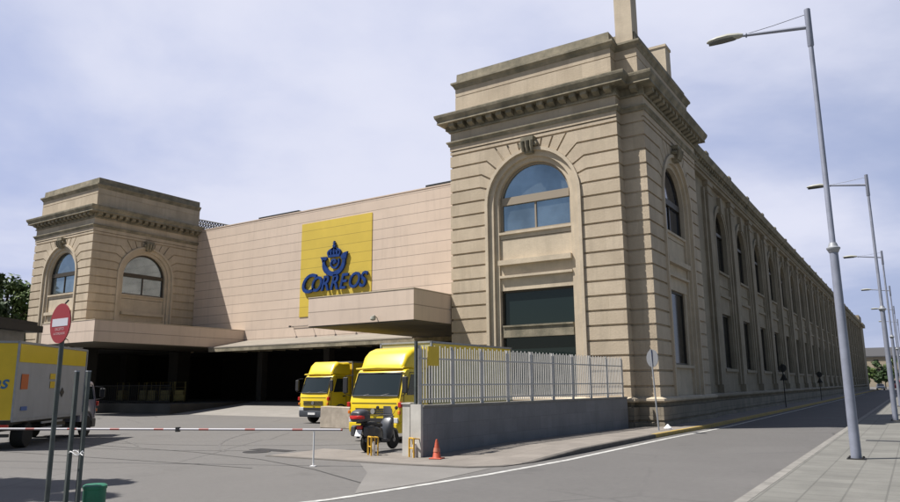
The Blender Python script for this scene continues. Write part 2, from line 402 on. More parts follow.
def low_window(mp, cu, hw, z0, z1, gm, dg=-.5, bars=(), mull=(), fm=FRAMEM, parent=B):
    mb = MB(); t = .1
    for a in ((cu-hw, cu-hw+t, z0, z1), (cu+hw-t, cu+hw, z0, z1), (cu-hw+t, cu+hw-t, z0, z0+t), (cu-hw+t, cu+hw-t, z1-t, z1)): mb.rect(mp, *a, dg-.05, dg+.06)
    for q in mull: mb.rect(mp, cu+q-.04, cu+q+.04, z0+t, z1-t, dg-.04, dg+.05)
    for q in bars: mb.rect(mp, cu-hw+t, cu+hw-t, q, q+.1, dg-.035, dg+.055)
    f = part(mb, 'window', fm, parent)
    g = MB(); g.rect(mp, cu-hw+.02, cu+hw-.02, z0+.02, z1-.02, dg-.02, dg); part(g, 'pane', gm, f); return f

def tower_face(mp, u0, u1, cu, parent, stone, zbot=1.39, lowhw=2.02, lowz=(1.4, 6.66), gm=GLASSR, gl=GLASSG, bar=True, wf=None):
    g = .05
    # backing wall
    mb = MB()
    arch_panel(mb, mp, u0+.05, u1-.05, zbot, 14.8, cu, RO-.1, 8, SP, -.55, -.09)
    part(mb, 'wall', stone, parent)
    # rusticated courses
    mb = MB()
    zs = [zbot]+ZK if zbot < 2 else [z for z in ZK if z > zbot-.5]
    off = 0 if zbot < 2 else ZK.index(zs[0])+1
    KR = {13: None, 14: 2.9, 15: 3.15, 16: 3.35, 17: 3.5, 18: 3.72}
    def bend(k):
        z = ZK[k]
        if z <= SP+.05: return None
        r = KR.get(k, 3.0); th = math.degrees(math.asin((z-SP)/r)); return th, r
    for i in range(len(zs)-1):
        z0, z1 = zs[i]+(g if i else 0), zs[i+1]-g
        k0, k1 = i-1+off, i+off
        for sgn, ue in ((-1, u0), (1, u1)):
            b0 = bend(k0) if k0 >= 0 else None; b1 = bend(k1)
            if b0 is None and b1 is None:
                a, b = sorted((ue, cu+sgn*RO)); mb.rect(mp, a, b, z0, z1, -.10, 0); continue
            poly = [(ue, z0)]
            if b0 is None:
                poly += [(cu+sgn*RO, z0)]; t0 = 0; poly.append((cu+sgn*RO, SP))
            else:
                t0 = b0[0]+g/RO*57.3
                poly += [(cu+sgn*b0[1]*math.cos(R_(b0[0])), z0), (cu+sgn*RO*math.cos(R_(t0)), SP+RO*math.sin(R_(t0)))]
            t1 = b1[0]-g/RO*57.3
            poly += [(cu+sgn*RO*math.cos(R_(t0+(t1-t0)*q/4)), SP+RO*math.sin(R_(t0+(t1-t0)*q/4))) for q in range(1, 5)]
            poly += [(cu+sgn*b1[1]*math.cos(R_(b1[0])), z1), (ue, z1)]
            if len(set(poly)) == len(poly): mb.prism(poly, mp, -.10, 0)
    # voussoirs between the last course and the keystone, under the top line
    th = math.degrees(math.asin((ZK[18]-SP)/3.72)); ts = [th, 67, 77.5, 90]
    for sgn in (-1, 1):
        for a, b in zip(ts[:-1], ts[1:]):
            e = .9
            a_, b_ = a+e, b-(e if b < 89 else 0)
            ztop = ZK[18]-g+ (0)
            ra = (ztop-SP)/math.sin(R_(a_)); rb = (ztop-SP)/math.sin(R_(b_))
            poly = [(cu+sgn*RO*math.cos(R_(a_+(b_-a_)*q/3)), SP+RO*math.sin(R_(a_+(b_-a_)*q/3))) for q in range(4)]
            poly += [(cu+sgn*rb*math.cos(R_(b_)), ztop), (cu+sgn*ra*math.cos(R_(a_)), ztop)]
            mb.prism(poly, mp, -.10, .0)
    mb.rect(mp, u0, u1, ZK[18]+g, 14.5, -.10, 0); mb.rect(mp, u0, u1, 14.55, 14.82, -.10, .03)
    part(mb, 'rustication', stone, parent)
    # archivolt and jambs
    mb = MB()
    archivolt(mb, mp, cu, 2.5, RO-.004, SP, zbot, -.5, .10)
    archivolt(mb, mp, cu, 2.22, 2.5, SP, zbot, -.5, -.05)
    archivolt(mb, mp, cu, RG, 2.22, SP, zbot, -.62, -.20)
    part(mb, 'archivolt', STONE_LIGHT if stone is STONE else stone, parent)
    # apron between the windows
    mb = MB()
    lo, hi = lowz
    mb.rect(mp, cu-RG, cu+RG, hi, 7.30, -.6, -.30); mb.rect(mp, cu-RG, cu+RG, 7.30, 7.42, -.6, -.12)
    mb.rect(mp, cu-RG, cu+RG, 7.42, 7.95, -.6, -.28); mb.rect(mp, cu-RG, cu+RG, 7.95, 8.2, -.6, -.02)
    mb.rect(mp, cu-RG, cu+RG, 8.2, 9.3, -.6, -.32); mb.rect(mp, cu-RG, cu+RG, 9.33, 9.56, -.6, -.30); mb.rect(mp, cu-RG, cu+RG, 9.56, 9.68, -.6, -.2)
    if lowhw < 2:
        mb.rect(mp, cu-RG, cu-lowhw, lo, hi, -.6, -.34); mb.rect(mp, cu+lowhw, cu+RG, lo, hi, -.6, -.34)
        mb.rect(mp, cu-RG, cu+RG, zbot, lo-.15, -.6, -.34); mb.rect(mp, cu-RG, cu+RG, lo-.15, lo, -.6, -.2)
    part(mb, 'apron', STONE_LIGHT if stone is STONE else stone, parent)
    keystone(mp, cu, SP+RO-.36, parent, .82)
    up_window(mp, cu, SP, RG, 9.68, gm, fm=wf or FRAMEB, tr=(-.06,.34) if wf is None else (-.02,.30))
    if gl is not None:
        w = low_window(mp, cu, min(lowhw, RG), lo, hi, gl)
        if bar:
            mb = MB(); mb.rect(mp, cu-RG+.1, cu+RG-.1, 4.3, 4.82, -.5, -.28); mb.rect(mp, cu-RG+.1, cu+RG-.1, 4.82, 4.9, -.5, -.22); part(mb, 'transom', STONE_DK, w)

CORN = [(-.3,15.6),(.06,15.6),(.08,15.68),(.02,15.7),(.02,16.06),(.54,16.06),(.52,16.2),(.64,16.40),(.66,16.5),(.66,16.55),(-.3,16.6)]
ARCT = [(-.05,14.82),(.07,14.82),(.10,14.93),(.17,15.0),(.17,15.07),(-.05,15.1)]
FRZ = [(-.5,15.05),(-.02,15.05),(-.02,15.62),(-.5,15.62)]
def tower_top(path, parent, dent_path, back=False):
    mb = MB(); mb.sweep(path, CORN); mb.sweep(path, ARCT)
    # modillions
    for (a, b) in dent_path:
        a = Vector(a); b = Vector(b); t = (b-a).normalized(); n = Vector((t.y, -t.x)); L = (b-a).length
        k = max(1, round(L/.60)); 
        for i in range(k):
            p = a+t*(L*(i+.5)/k)
            q = [p+t*.16+n*.0, p-t*.16+n*.0, p-t*.16+n*.40, p+t*.16+n*.40]
            mb.add([(v.x, v.y, 15.74) for v in q[:2]]+[(v.x, v.y, 15.86) for v in q[2:]]+[(v.x, v.y, 16.07) for v in q], [(0,1,2,3),(4,7,6,5),(0,4,5,1),(1,5,6,2),(2,6,7,3),(3,7,4,0)])
    part(mb, 'cornice', STONE_DK, parent)
    mb = MB(); mb.sweep(path, FRZ); part(mb, 'frieze', STONE_SIDE if parent.name.startswith('zz') else STONE, parent)
    mb = MB(); mb.sweep(path, [(-.7,16.5),(-.22,16.5),(-.22,17.72),(-.7,17.72)]); mb.sweep(path, [(-.7,17.72),(-.25,17.72),(-.25,17.77),(-.7,17.77)]); mb.sweep(path, [(-.7,17.77),(-.22,17.77),(-.22,18.2),(-.7,18.2)])
    a = part(mb, 'attic', STONE, parent)
    mb = MB(); mb.sweep(path, [(-.7,18.2),(-.2,18.2),(-.12,18.36),(-.02,18.46),(-.02,18.56),(-.26,18.6),(-.28,19.1),(-.7,19.1)])
    part(mb, 'coping', STONE_DK, a)

XL, XR, X2, YF, YN, YB = -20.05, -10.6, -9.5, 31.0, 31.65, 41.3
# ---- right (street corner) pavilion
T1 = empty('corner_pavilion', (0,0,0)); T1.parent = B; T1.location = Vector((-15, 36, 0))-B.location
tower_face(FRONT(YF), XL, XR, -15.22, T1, STONE)
tower_face(RIGHT(X2), YN, YB-.3, 36.6, T1, STONE, lowhw=1.6, lowz=(2.9, 6.65), gm=GLASSB, gl=GLASSD, bar=False, wf=FRAMEM)
# notch faces, courses wrap round
mb = MB()
zs = [1.39]+ZK
for i in range(len(zs)-1):
    z0, z1 = zs[i]+(.05 if i else 0), zs[i+1]-.05
    mb.box(XR-.3, XR, YF+.101, YN+.2, z0, z1); mb.box(XR+.001, X2-.101, YN, YN+.3, z0, z1)
mb.box(XR-.3, XR, YF+.101, YN+.2, ZK[18]+.04, 14.82); mb.box(XR+.001, X2-.101, YN, YN+.3, ZK[18]+.04, 14.82)
mb.box(XR-.5, XR-.06, YF+.56, YN+.5, 1.39, 15); mb.box(XR-.06, X2-.56, YN+.06, YN+.5, 1.39, 15)
# left, back faces and roof
mb.box(XL-.0, XL+.4, YF+.56, 41, 1.39, 15.1); mb.box(XL+.4, -10.1, 41, 41.3, 0, 15.1)
part(mb, 'wall', STONE, T1)
P1 = [(XL,41),(XL,YF),(XR,YF),(XR,YN),(X2,YN),(X2,YB),(X2-.9,YB)]
tower_top(P1, T1, [((XL,40.5),(XL,YF)),((XL,YF),(XR,YF)),((XR+.45,YN),(X2,YN)),((X2,YN+.2),(X2,YB))])
mb = MB(); mb.box(XL+.3, X2-.5, YN+.5, YB-.2, 16.3, 16.6); part(mb, 'roof', ROOFM, T1)
mb = MB(); mb.sweep(P1, [(-.5,0),(.17,0),(.17,.30),(.06,.32),(.06,.40),(.14,.42),(.14,.96),(-.05,.98),(-.05,1.18),(-.5,1.18)]); part(mb, 'plinth', PLINTH, T1)
mb = MB(); mb.sweep(P1, [(-.5,1.18),(.16,1.18),(.22,1.24),(.22,1.33),(.06,1.40),(-.5,1.40)]); part(mb, 'ledge', STONE_LIGHT, T1)
mb = MB(); mb.box(-10.72,-9.86,31.85,32.75,18.6,22.6); mb.box(-10.82,-9.76,31.75,32.85,22.6,22.8); part(mb, 'pier', STONE_LIGHT, T1)
mb = MB(); mb.box(-11.45,-10.45,40.0,41.0,18.6,21.9); mb.box(-11.5,-10.4,39.95,41.05,21.9,22.05); part(mb, 'pier', STONE_LIGHT, T1)
# ---- left pavilion
LX0, LX1 = -63.65, -54.6
T2 = empty('corner_pavilion', (0,0,0)); T2.parent = B; T2.location = Vector((-59, 36, 0))-B.location
tower_face(FRONT(YF), LX0, LX1, -59.1, T2, STONE, zbot=5.2, gl=None, lowz=(5.2, 6.66), wf=FRAMEM)
tower_face(RIGHT(LX1), YF+.101, 41, 36.0, T2, STONE, zbot=5.2, gl=None, lowz=(5.2, 6.66), wf=FRAMEM)
mb = MB(); mb.box(LX0, LX0+.4, YF+.6, 41, 5.2, 15.1); mb.box(LX0+.4, LX1, 41, 41.3, 5, 15.1)
part(mb, 'wall', STONE, T2)
mb = MB(); mb.box(LX0+.41, LX1-.02, YF+.02, 41, 5.0, 5.12); mb.box(LX0, LX0+.4, YF+1.3, 39.7, 0, 5.2)
for a, b in ((LX0, LX0+1.3), (LX1-1.3, LX1)):
    for c, d in ((YF, YF+1.3), (39.7, 41)): mb.box(a+.01, b-.01, c+.01, d-.01, 0, 5.2)
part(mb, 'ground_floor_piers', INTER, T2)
P2 = [(LX0,41.2),(LX0,YF),(LX1,YF),(LX1,41.2)]
tower_top(P2, T2, [((LX0,41),(LX0,YF)),((LX0,YF),(LX1,YF)),((LX1,YF),(LX1,41))])
mb = MB(); mb.box(LX0+.3, LX1-.3, YF+.3, 41, 16.3, 16.6); part(mb, 'roof', ROOFM, T2)

# ---- central cladded wall and loading bay
mb = MB(); mb.box(LX1+.003, XL-.003, 41, 41.35, 5.1, 16.2); W = part(mb, 'facade', CLAD)
mb = MB(); mb.box(LX1+.003, XL-.003, 40.97, 41.5, 16.2, 16.28); part(mb, 'coping', CLAD, W)
mb = MB(); mb.box(LX1, XL, 41.5, 75, 15.2, 15.6); part(mb, 'roof', ROOFM)
# rooftop edge pieces glimpsed over the wall
mb = MB()
def tz(x): return 17.05-(x+53.2)*.26
for i in range(11):
    x = -57.6+i*.4; mb.tube([(x,43,tz(x)-.75),(x+.4,43,tz(x+.4))], .05, 5); mb.tube([(x+.4,43,tz(x+.4)-.75),(x,43,tz(x))], .05, 5)
for q in (0, -.38, -.75): mb.tube([(-57.6,43,tz(-57.6)+q),(-51.8,43,tz(-51.8)+q)], .07, 6)
part(mb, 'roof_truss', DARKM)
mb = MB(); mb.box(-48.4,-43.4,42.7,43.2,15.6,17.02); part(mb, 'roof_duct', DARKM)
mb = MB(); mb.box(-29.9,-26.6,42.7,43.2,15.6,17.05); part(mb, 'roof_duct', DARKM)
# sign on the facade
mb = MB(); mb.box(-41.15, -33.7, 40.955, 41, 7.42, 15.1); SG = part(mb, 'sign_panel', YELLOWC)
def on_sign(o): return o
LT = MB()
def sign_text(ch, size, x, z, sx):
    vs, fs = font_geo(ch, size, .08, .30, .026, sx)
    LT.add([(x+u, 40.83-w_, z+v) for u, v, w_ in vs], fs)
sign_text('C', 2.15, -41.02, 9.33, 1.0)
xx = -39.86
for ch, w in (('O', 1.09), ('R', .97), ('R', .97), ('E', .90), ('O', 1.12), ('S', .9)):
    sign_text(ch, 1.68, xx, 9.38, .87 if ch != 'O' else .84); xx += w
part(LT, 'lettering', BLUE, SG)
# emblem: crowned post horn
em = MB(); mp = FRONT(40.95); ex, ez = -37.40, 11.66   # centre of the horn curl
def strip(mb, pts, ws, d0=.04, d1=.2):
    L_, R2 = [], []
    for i, (u, z) in enumerate(pts):
        a = pts[max(0, i-1)]; b = pts[min(len(pts)-1, i+1)]; t = Vector((b[0]-a[0], b[1]-a[1])).normalized()
        L_.append((u-t.y*ws[i]/2, z+t.x*ws[i]/2)); R2.append((u+t.y*ws[i]/2, z-t.x*ws[i]/2))
    for i in range(len(pts)-1): mb.prism([L_[i], R2[i], R2[i+1], L_[i+1]], mp, d0, d1)
horn = [(ex+1.06*math.cos(R_(a)), ez-.05+.98*math.sin(R_(a))) for a in range(168, 372, 8)]
strip(em, horn, [.14+.30*math.sin(math.pi*min(1, i/14)) if i < 8 else .38-.004*(i-8) for i in range(len(horn))])
em.prism([(ex+.84,ez+.05),(ex+1.27,ez+.05),(ex+1.42,ez+.62),(ex+1.0,ez+.55),(ex+.72,ez+.3)], mp, .04, .2)     # bell
em.prism([(ex-1.42,ez+.42),(ex-.75,ez+.38),(ex-.70,ez+.20),(ex-1.2,ez-.06),(ex-1.28,ez+.2)], mp, .04, .2)    # mouthpiece
spiral = [(ex+.05+(.17+.0009*(a))*math.cos(R_(a)), ez-.16+(.17+.0009*a)*math.sin(R_(a))) for a in range(0, 400, 15)]
strip(em, spiral, [.15]*len(spiral))
em.prism([(ex-.08,ez-.26),(ex+.16,ez-.24),(ex+.16,ez-.02),(ex-.06,ez-.04)], mp, .04, .2)
part(em, 'emblem', BLUE, SG)
cr = MB(); cz = ez+.30
cr.rect(mp, ex-.62, ex+.62, cz, cz+.20, .04, .2)
for q in range(-2, 3):
    pts = [(ex+q*.29+(.13*q)*math.sin(math.pi*t)-q*.29*t*.86, cz+.20+.62*t-.06*abs(q)*t*t) for t in [i/8 for i in range(9)]]
    strip(cr, pts, [.15]*9)
cr.rect(mp, ex-.62, ex+.62, cz+.40, cz+.50, .04, .16)
cr.prism(arc(ex, cz+.90, .14, 0, 360, 12)[:-1], mp, .04, .2)
cr.rect(mp, ex-.05, ex+.05, cz+.98, cz+1.3, .04, .2); cr.rect(mp, ex-.13, ex+.13, cz+1.1, cz+1.17, .05, .19)
part(cr, 'crown', BLUE, SG)
# canopy boxes (clad) over the loading bays
for a, b in ((-27.15, XL-.06), (-54.55, -47.6)):
    mb = MB(); mb.box(a, b, 27.7, 40.99, 5.14, 6.66); c = part(mb, 'canopy', CLAD)
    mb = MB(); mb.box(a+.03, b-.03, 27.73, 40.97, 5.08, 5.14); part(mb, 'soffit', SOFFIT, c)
    mb = MB(); mb.box(a-.02, b+.02, 27.68, 41-.012, 6.66, 6.70); part(mb, 'flashing', STONE_LIGHT, c)
# security lamp on the right canopy front
mb = MB(); mb.tube([(-22.4,27.68,5.35),(-22.4,27.45,5.45)], .03, 6); mb.lathe((-22.4,27.4,5.25), [(.0,.16),(.12,.14),(.15,.0),(.1,-.06),(0,-.08)], 10); part(mb, 'floodlight', LAMPH)
mb = MB(); mb.tube([(-50.8,27.68,5.35),(-50.8,27.4,5.5)], .03, 6); mb.lathe((-50.8,27.35,5.35), [(.0,.16),(.12,.14),(.15,.0),(.1,-.06),(0,-.08)], 10); part(mb, 'floodlight', DARKM)
# middle glazed awning
AWN = mat('awning_sheet', (.24, .215, .18), .6, var=.2, vs=.8)
mb = MB(); mb.add([(-47.55,37.3,5.0),(-27.2,37.3,5.0),(-27.2,40.98,5.72),(-47.55,40.98,5.72),(-47.55,37.3,5.08),(-27.2,37.3,5.08),(-27.2,40.98,5.80),(-47.55,40.98,5.80)],
    [(0,3,2,1),(4,5,6,7),(0,1,5,4),(1,2,6,5),(2,3,7,6),(3,0,4,7)]); A = part(mb, 'awning', AWN)
mb = MB(); mb.box(-47.5,-20.2,37.32,37.42,4.72,4.99)
for i in range(14): mb.box(-47.2+i*1.5,-47.1+i*1.5,37.42,41,4.8,4.98)
part(mb, 'fascia', STONE_DK, A)
mb = MB()
for i in range(7):
    x = -41.8+i*2.1
    mb.tube([(x,40.98,6.7),(x,40.7,6.75)], .025, 5); mb.lathe((x,40.62,6.68), [(0,.1),(.09,.08),(.11,-.02),(0,-.05)], 8)
mb.tube([(-41.8,40.93,6.72),(-29.2,40.93,6.72)], .02, 5)
part(mb, 'spotlight_rail', DARKM)
# loading bay interior
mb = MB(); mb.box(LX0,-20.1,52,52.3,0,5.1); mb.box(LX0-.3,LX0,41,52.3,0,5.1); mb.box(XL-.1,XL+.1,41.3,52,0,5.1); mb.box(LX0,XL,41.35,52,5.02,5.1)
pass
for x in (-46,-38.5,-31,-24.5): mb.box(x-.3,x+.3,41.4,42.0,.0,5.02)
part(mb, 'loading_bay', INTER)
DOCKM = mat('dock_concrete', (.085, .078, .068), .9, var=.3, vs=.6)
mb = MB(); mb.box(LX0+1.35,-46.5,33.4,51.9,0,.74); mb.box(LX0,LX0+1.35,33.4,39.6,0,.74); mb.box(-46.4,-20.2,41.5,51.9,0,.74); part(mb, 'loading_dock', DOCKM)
RAMPM = mat('ramp_concrete', (.25, .235, .215), .9, var=.15, vs=.8, fine=.2)
mb = MB(); mb.add([(-46.45,33.6,.006),(-20.2,33.6,.006),(-20.2,41.49,.74),(-46.45,41.49,.74),(-46.45,33.6,-.05),(-20.2,33.6,-.05),(-20.2,41.49,-.05),(-46.45,41.49,-.05)],
    [(0,1,2,3),(4,7,6,5),(0,4,5,1),(1,5,6,2),(2,6,7,3),(3,7,4,0)]); part(mb, 'ramp', RAMPM)
mb = MB(); n = 60
for i in range(n+1):
    x = -60+i*13.2/n; mb.tube([(x,33.5,.74),(x,33.5,2.15)], .022, 4)
for z in (.9, 2.1): mb.tube([(-60,33.5,z),(-46.8,33.5,z)], .03, 5)
part(mb, 'dock_railing', DARKM)

# ---- side wing along the street
WX = -10.15; PITCH = 6.85; Y0 = 46.25; NB = 22; YE = Y0+PITCH*NB
SWG = empty('side_wing', (0,0,0)); SWG.parent = B; SWG.location = Vector((WX, Y0, 0))-B.location
mp = RIGHT(WX)
mb = MB()
mb.rect(mp, YB, Y0, 1.39, 15.1, -.4, 0)
HW = 1.55; WS = 11.95
for i in range(NB):
    a = Y0+i*PITCH; b = a+PITCH; c = (a+b)/2
    mb.rect(mp, a, c-HW, 1.39, 15.1, -.4, 0); mb.rect(mp, c+HW, b, 1.39, 15.1, -.4, 0)
    mb.prism([(c-HW,15.1),(c-HW,WS)]+list(reversed(arc(c, WS, HW, 0, 180)))[1:-1]+[(c+HW,WS),(c+HW,15.1)], mp, -.4, 0)
    mb.rect(mp, c-HW, c+HW, 6.5, 9.3, -.4, -.05); mb.rect(mp, c-HW, c+HW, 1.39, 2.9, -.4, -.0)
    mb.rect(mp, c-HW, c+HW, 7.6, 7.8, -.05, .08); mb.rect(mp, c-HW, c+HW, 9.15, 9.3, -.05, .1); mb.rect(mp, c-HW, c+HW, 8.3, 8.36, -.05, .02)
    mb.rect(mp, c-HW-.3, c+HW+.3, 2.72, 2.9, 0.001, .14)
mb.box(-20, WX-.4, 75, YE, 0, 15); mb.box(XL, WX-.42, 41.31, 75, 0, 15)
for d in (.05,): pass
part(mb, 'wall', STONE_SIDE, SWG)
mb = MB()
for i in range(NB):
    c = Y0+(i+.5)*PITCH
    archivolt(mb, mp, c, HW, HW+.28, WS, 9.3, 0.001, .07); archivolt(mb, mp, c, HW+.28, HW+.46, WS, 9.3, 0.001, .12)
    mb.rect(mp, c-HW-.46, c-HW-.2, 2.9, 9.29, .001, .1); mb.rect(mp, c+HW+.2, c+HW+.46, 2.9, 9.29, .001, .1)
    mb.prism([(c-.16,13.4),(c+.16,13.4),(c+.28,14.5),(c-.28,14.5)], mp, .0, .24)
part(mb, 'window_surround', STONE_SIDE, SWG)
pil = []
for i in range(NB+1):
    y = Y0+i*PITCH; mb = MB(); q = .62
    mb.rect(mp, y-q, y+q, 1.39, 1.9, .002, .36); mb.rect(mp, y-q+.06, y+q-.06, 1.9, 14.0, .002, .26)
    mb.rect(mp, y-q-.02, y+q+.02, 14.0, 14.12, .002, .32); mb.rect(mp, y-q+.06, y+q-.06, 14.12, 14.55, .002, .26); mb.rect(mp, y-q-.04, y+q+.04, 14.55, 14.82, .002, .34)
    for s in (-1, 1):   # slim side strips, leaving a deep slot beside the shaft
        mb.rect(mp, y+s*1.0-.14, y+s*1.0+.14, 1.9, 14.3, .001, .16)
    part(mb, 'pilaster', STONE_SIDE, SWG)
for i in (3, 7, 12):
    y = Y0+i*PITCH+1.35; mb = MB(); mb.tube([(WX+.08,y,1.45),(WX+.08,y,14.8)], .06, 8)
    for z in (3, 6, 9, 12): mb.box(WX, WX+.16, y-.09, y+.09, z, z+.06)
    part(mb, 'downpipe', GALV, SWG)
WP = [(WX+.32,YB+.0),(WX+.32,YE+.6)]
mb = MB(); mb.sweep(list(reversed(WP)), [(-.4,14.82),(-.0,14.82)]) if False else None
mb.box(WX-.4, WX+.30, YB, YE+.6, 14.825, 15.3)
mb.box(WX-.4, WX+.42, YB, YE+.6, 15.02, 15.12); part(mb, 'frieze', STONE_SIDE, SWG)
mb = MB()
prof = [(-.4,15.3),(.34,15.3),(.36,15.45),(.36,15.66),(.62,15.68),(.66,15.80),(.74,15.95),(.74,16.02),(-.4,16.06)]
mb.loft([[(WX+d, y, z) for d, z in prof] for y in (YB+.0, YE+.6)])
y = YB+.5
while y < YE and y < 140:
    mb.box(WX+.36, WX+.52, y, y+.22, 15.50, 15.67); y += .5
part(mb, 'cornice', STONE_DK, SWG)
mb = MB(); mb.box(WX-.3, WX+.20, YB, YE+.4, 16.05, 16.62); mb.box(WX-.35, WX+.28, YB, YE+.4, 16.62, 16.78)
for i in range(NB+1):
    y = Y0+i*PITCH; mb.box(WX-.36, WX+.34, y-.35, y+.35, 16.06, 16.88)
part(mb, 'parapet', STONE_DK, SWG)
mb = MB(); mb.loft([[(WX+.37+d, y, z) for d, z in [(-.6,0),(.17,0),(.17,.30),(.06,.32),(.06,.40),(.14,.42),(.14,.96),(-.05,.98),(-.05,1.16),(-.6,1.16)]] for y in (YB+.02, YE+.7)]); part(mb, 'plinth', PLINTH, SWG)
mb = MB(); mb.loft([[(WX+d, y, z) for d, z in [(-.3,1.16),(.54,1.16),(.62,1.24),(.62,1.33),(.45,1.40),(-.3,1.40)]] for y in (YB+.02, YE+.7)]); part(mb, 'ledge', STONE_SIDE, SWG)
for i in range(NB):
    c = Y0+(i+.5)*PITCH
    up_window(mp, c, WS, HW, 9.3, GLASSD, dg=-.3, tr=(-.05,.15), fm=FRAMEM, mull=(0,) if i < 12 else (), parent=SWG)
    low_window(mp, c, HW, 2.9, 6.5, GLASSD, dg=-.3, mull=(0,) if i < 12 else (), parent=SWG)
# far closing pavilion
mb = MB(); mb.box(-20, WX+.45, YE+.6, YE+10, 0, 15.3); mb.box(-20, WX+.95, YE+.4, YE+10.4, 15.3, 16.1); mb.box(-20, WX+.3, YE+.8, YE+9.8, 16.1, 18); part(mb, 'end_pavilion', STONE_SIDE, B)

# ------------------------------------------------------------------ boundary wall and fence
def wx(y): return -11.74+(y-16.6)*(1.08/14.4)       # outer face of the wall
ang = -math.atan2(1.08, 14.4)
FW = empty('boundary_wall', (-11.74, 16.62, 0), ang, 'low grey stone wall carrying the pale slatted fence beside the street', 'wall')
Lw = 14.1
mb = MB(); mb.box(-.36, 0, .0, Lw, 0, 1.36); mb.build('wall', GRANITE, FW)
mb = MB(); mb.box(-.38, .02, .03, Lw, 1.36, 1.43); mb.build('coping', KERBM, FW)
mb = MB(); mb.box(-.37, .012, -.10, -.003, 0, 1.46); mb.build('end_pier', WALLEND, FW)
GP = empty('gate_pier', (-12.33, 16.75, 0), 0, 'slim pale concrete gate pier just left of the low wall end', 'pier')
mb = MB(); mb.box(-.13,.13,-.12,.2,0,1.46); mb.box(-.16,.16,-.15,.23,1.46,1.5); mb.build('shaft', WALLEND, GP)
FE = empty('slatted_fence', (-11.74, 16.62, 1.43), ang, 'pale grey vertical slat fence standing on the low stone wall', 'fence')
mb = MB(); y = .12; k = 0
while y < Lw-.05:
    mb.box(-.19, -.165, y, y+.034, .06, 1.66+(.05 if k % 2 else 0)); y += .128; k += 1
mb.build('slats', FENCEM, FE)
mb = MB()
for z in (.14, .55, 1.30): mb.box(-.155, -.125, .02, Lw, z, z+.045)
mb.build('rail', FENCEM, FE)
for i in range(10):
    y = .02+i*(Lw-.14)/9; mb = MB(); mb.box(-.20, -.15, y, y+.07, 0, 1.70); mb.box(-.15,-.14,y-.05,y+.12,.0,1.60); mb.build('post', FENCEM, FE)
mb = MB(); mb.box(-.10,-.08,.35,.85,1.12,1.68); mb.build('sign_plate', YELB, FE)
mb = MB(); mb.box(-.27,-.21,-.06,.03,-1.2,1.82); mb.build('gate_post', POSTG, FE)

# ------------------------------------------------------------------ vehicles
def rrect(w, z0, z1, y, r=.12, n=4, top=1.):
    """rounded rectangle section in x-z at depth y"""
    pts = []
    for cx, cz, a0 in ((w-r, z0+r*.4, -90), (w*top-r, z1-r, 0), (-w*top+r, z1-r, 90), (-w+r, z0+r*.4, 180)):
        rr = (r, r*.4) if cz < (z0+z1)/2 else (r, r)
        for i in range(n+1):
            a = R_(a0+90*i/n); pts.append((cx+rr[0]*math.cos(a), y, cz+rr[1]*math.sin(a)))
    return pts
def wheel(parent, x, y, r, w, name='wheel'):
    mb = MB(); s = 1 if x > 0 else -1
    mb.lathe((x, y, r), [(r*.60, -w/2), (r*.93, -w/2), (r, -w*.35), (r, w*.35), (r*.93, w/2), (r*.60, w/2)], 24, 'x'); t = mb.build(name, TYRE, parent, smooth=True)
    mb = MB(); mb.lathe((x, y, r), [(.0, -w*.2*s), (r*.18, -w*.2*s), (r*.2, w*.42*s), (r*.28, w*.42*s), (r*.34, w*.2*s), (r*.52, w*.25*s), (r*.60, w*.48*s), (r*.62, w*.3*s)], 20, 'x'); mb.build('rim', RIM, t, smooth=True)
    return t
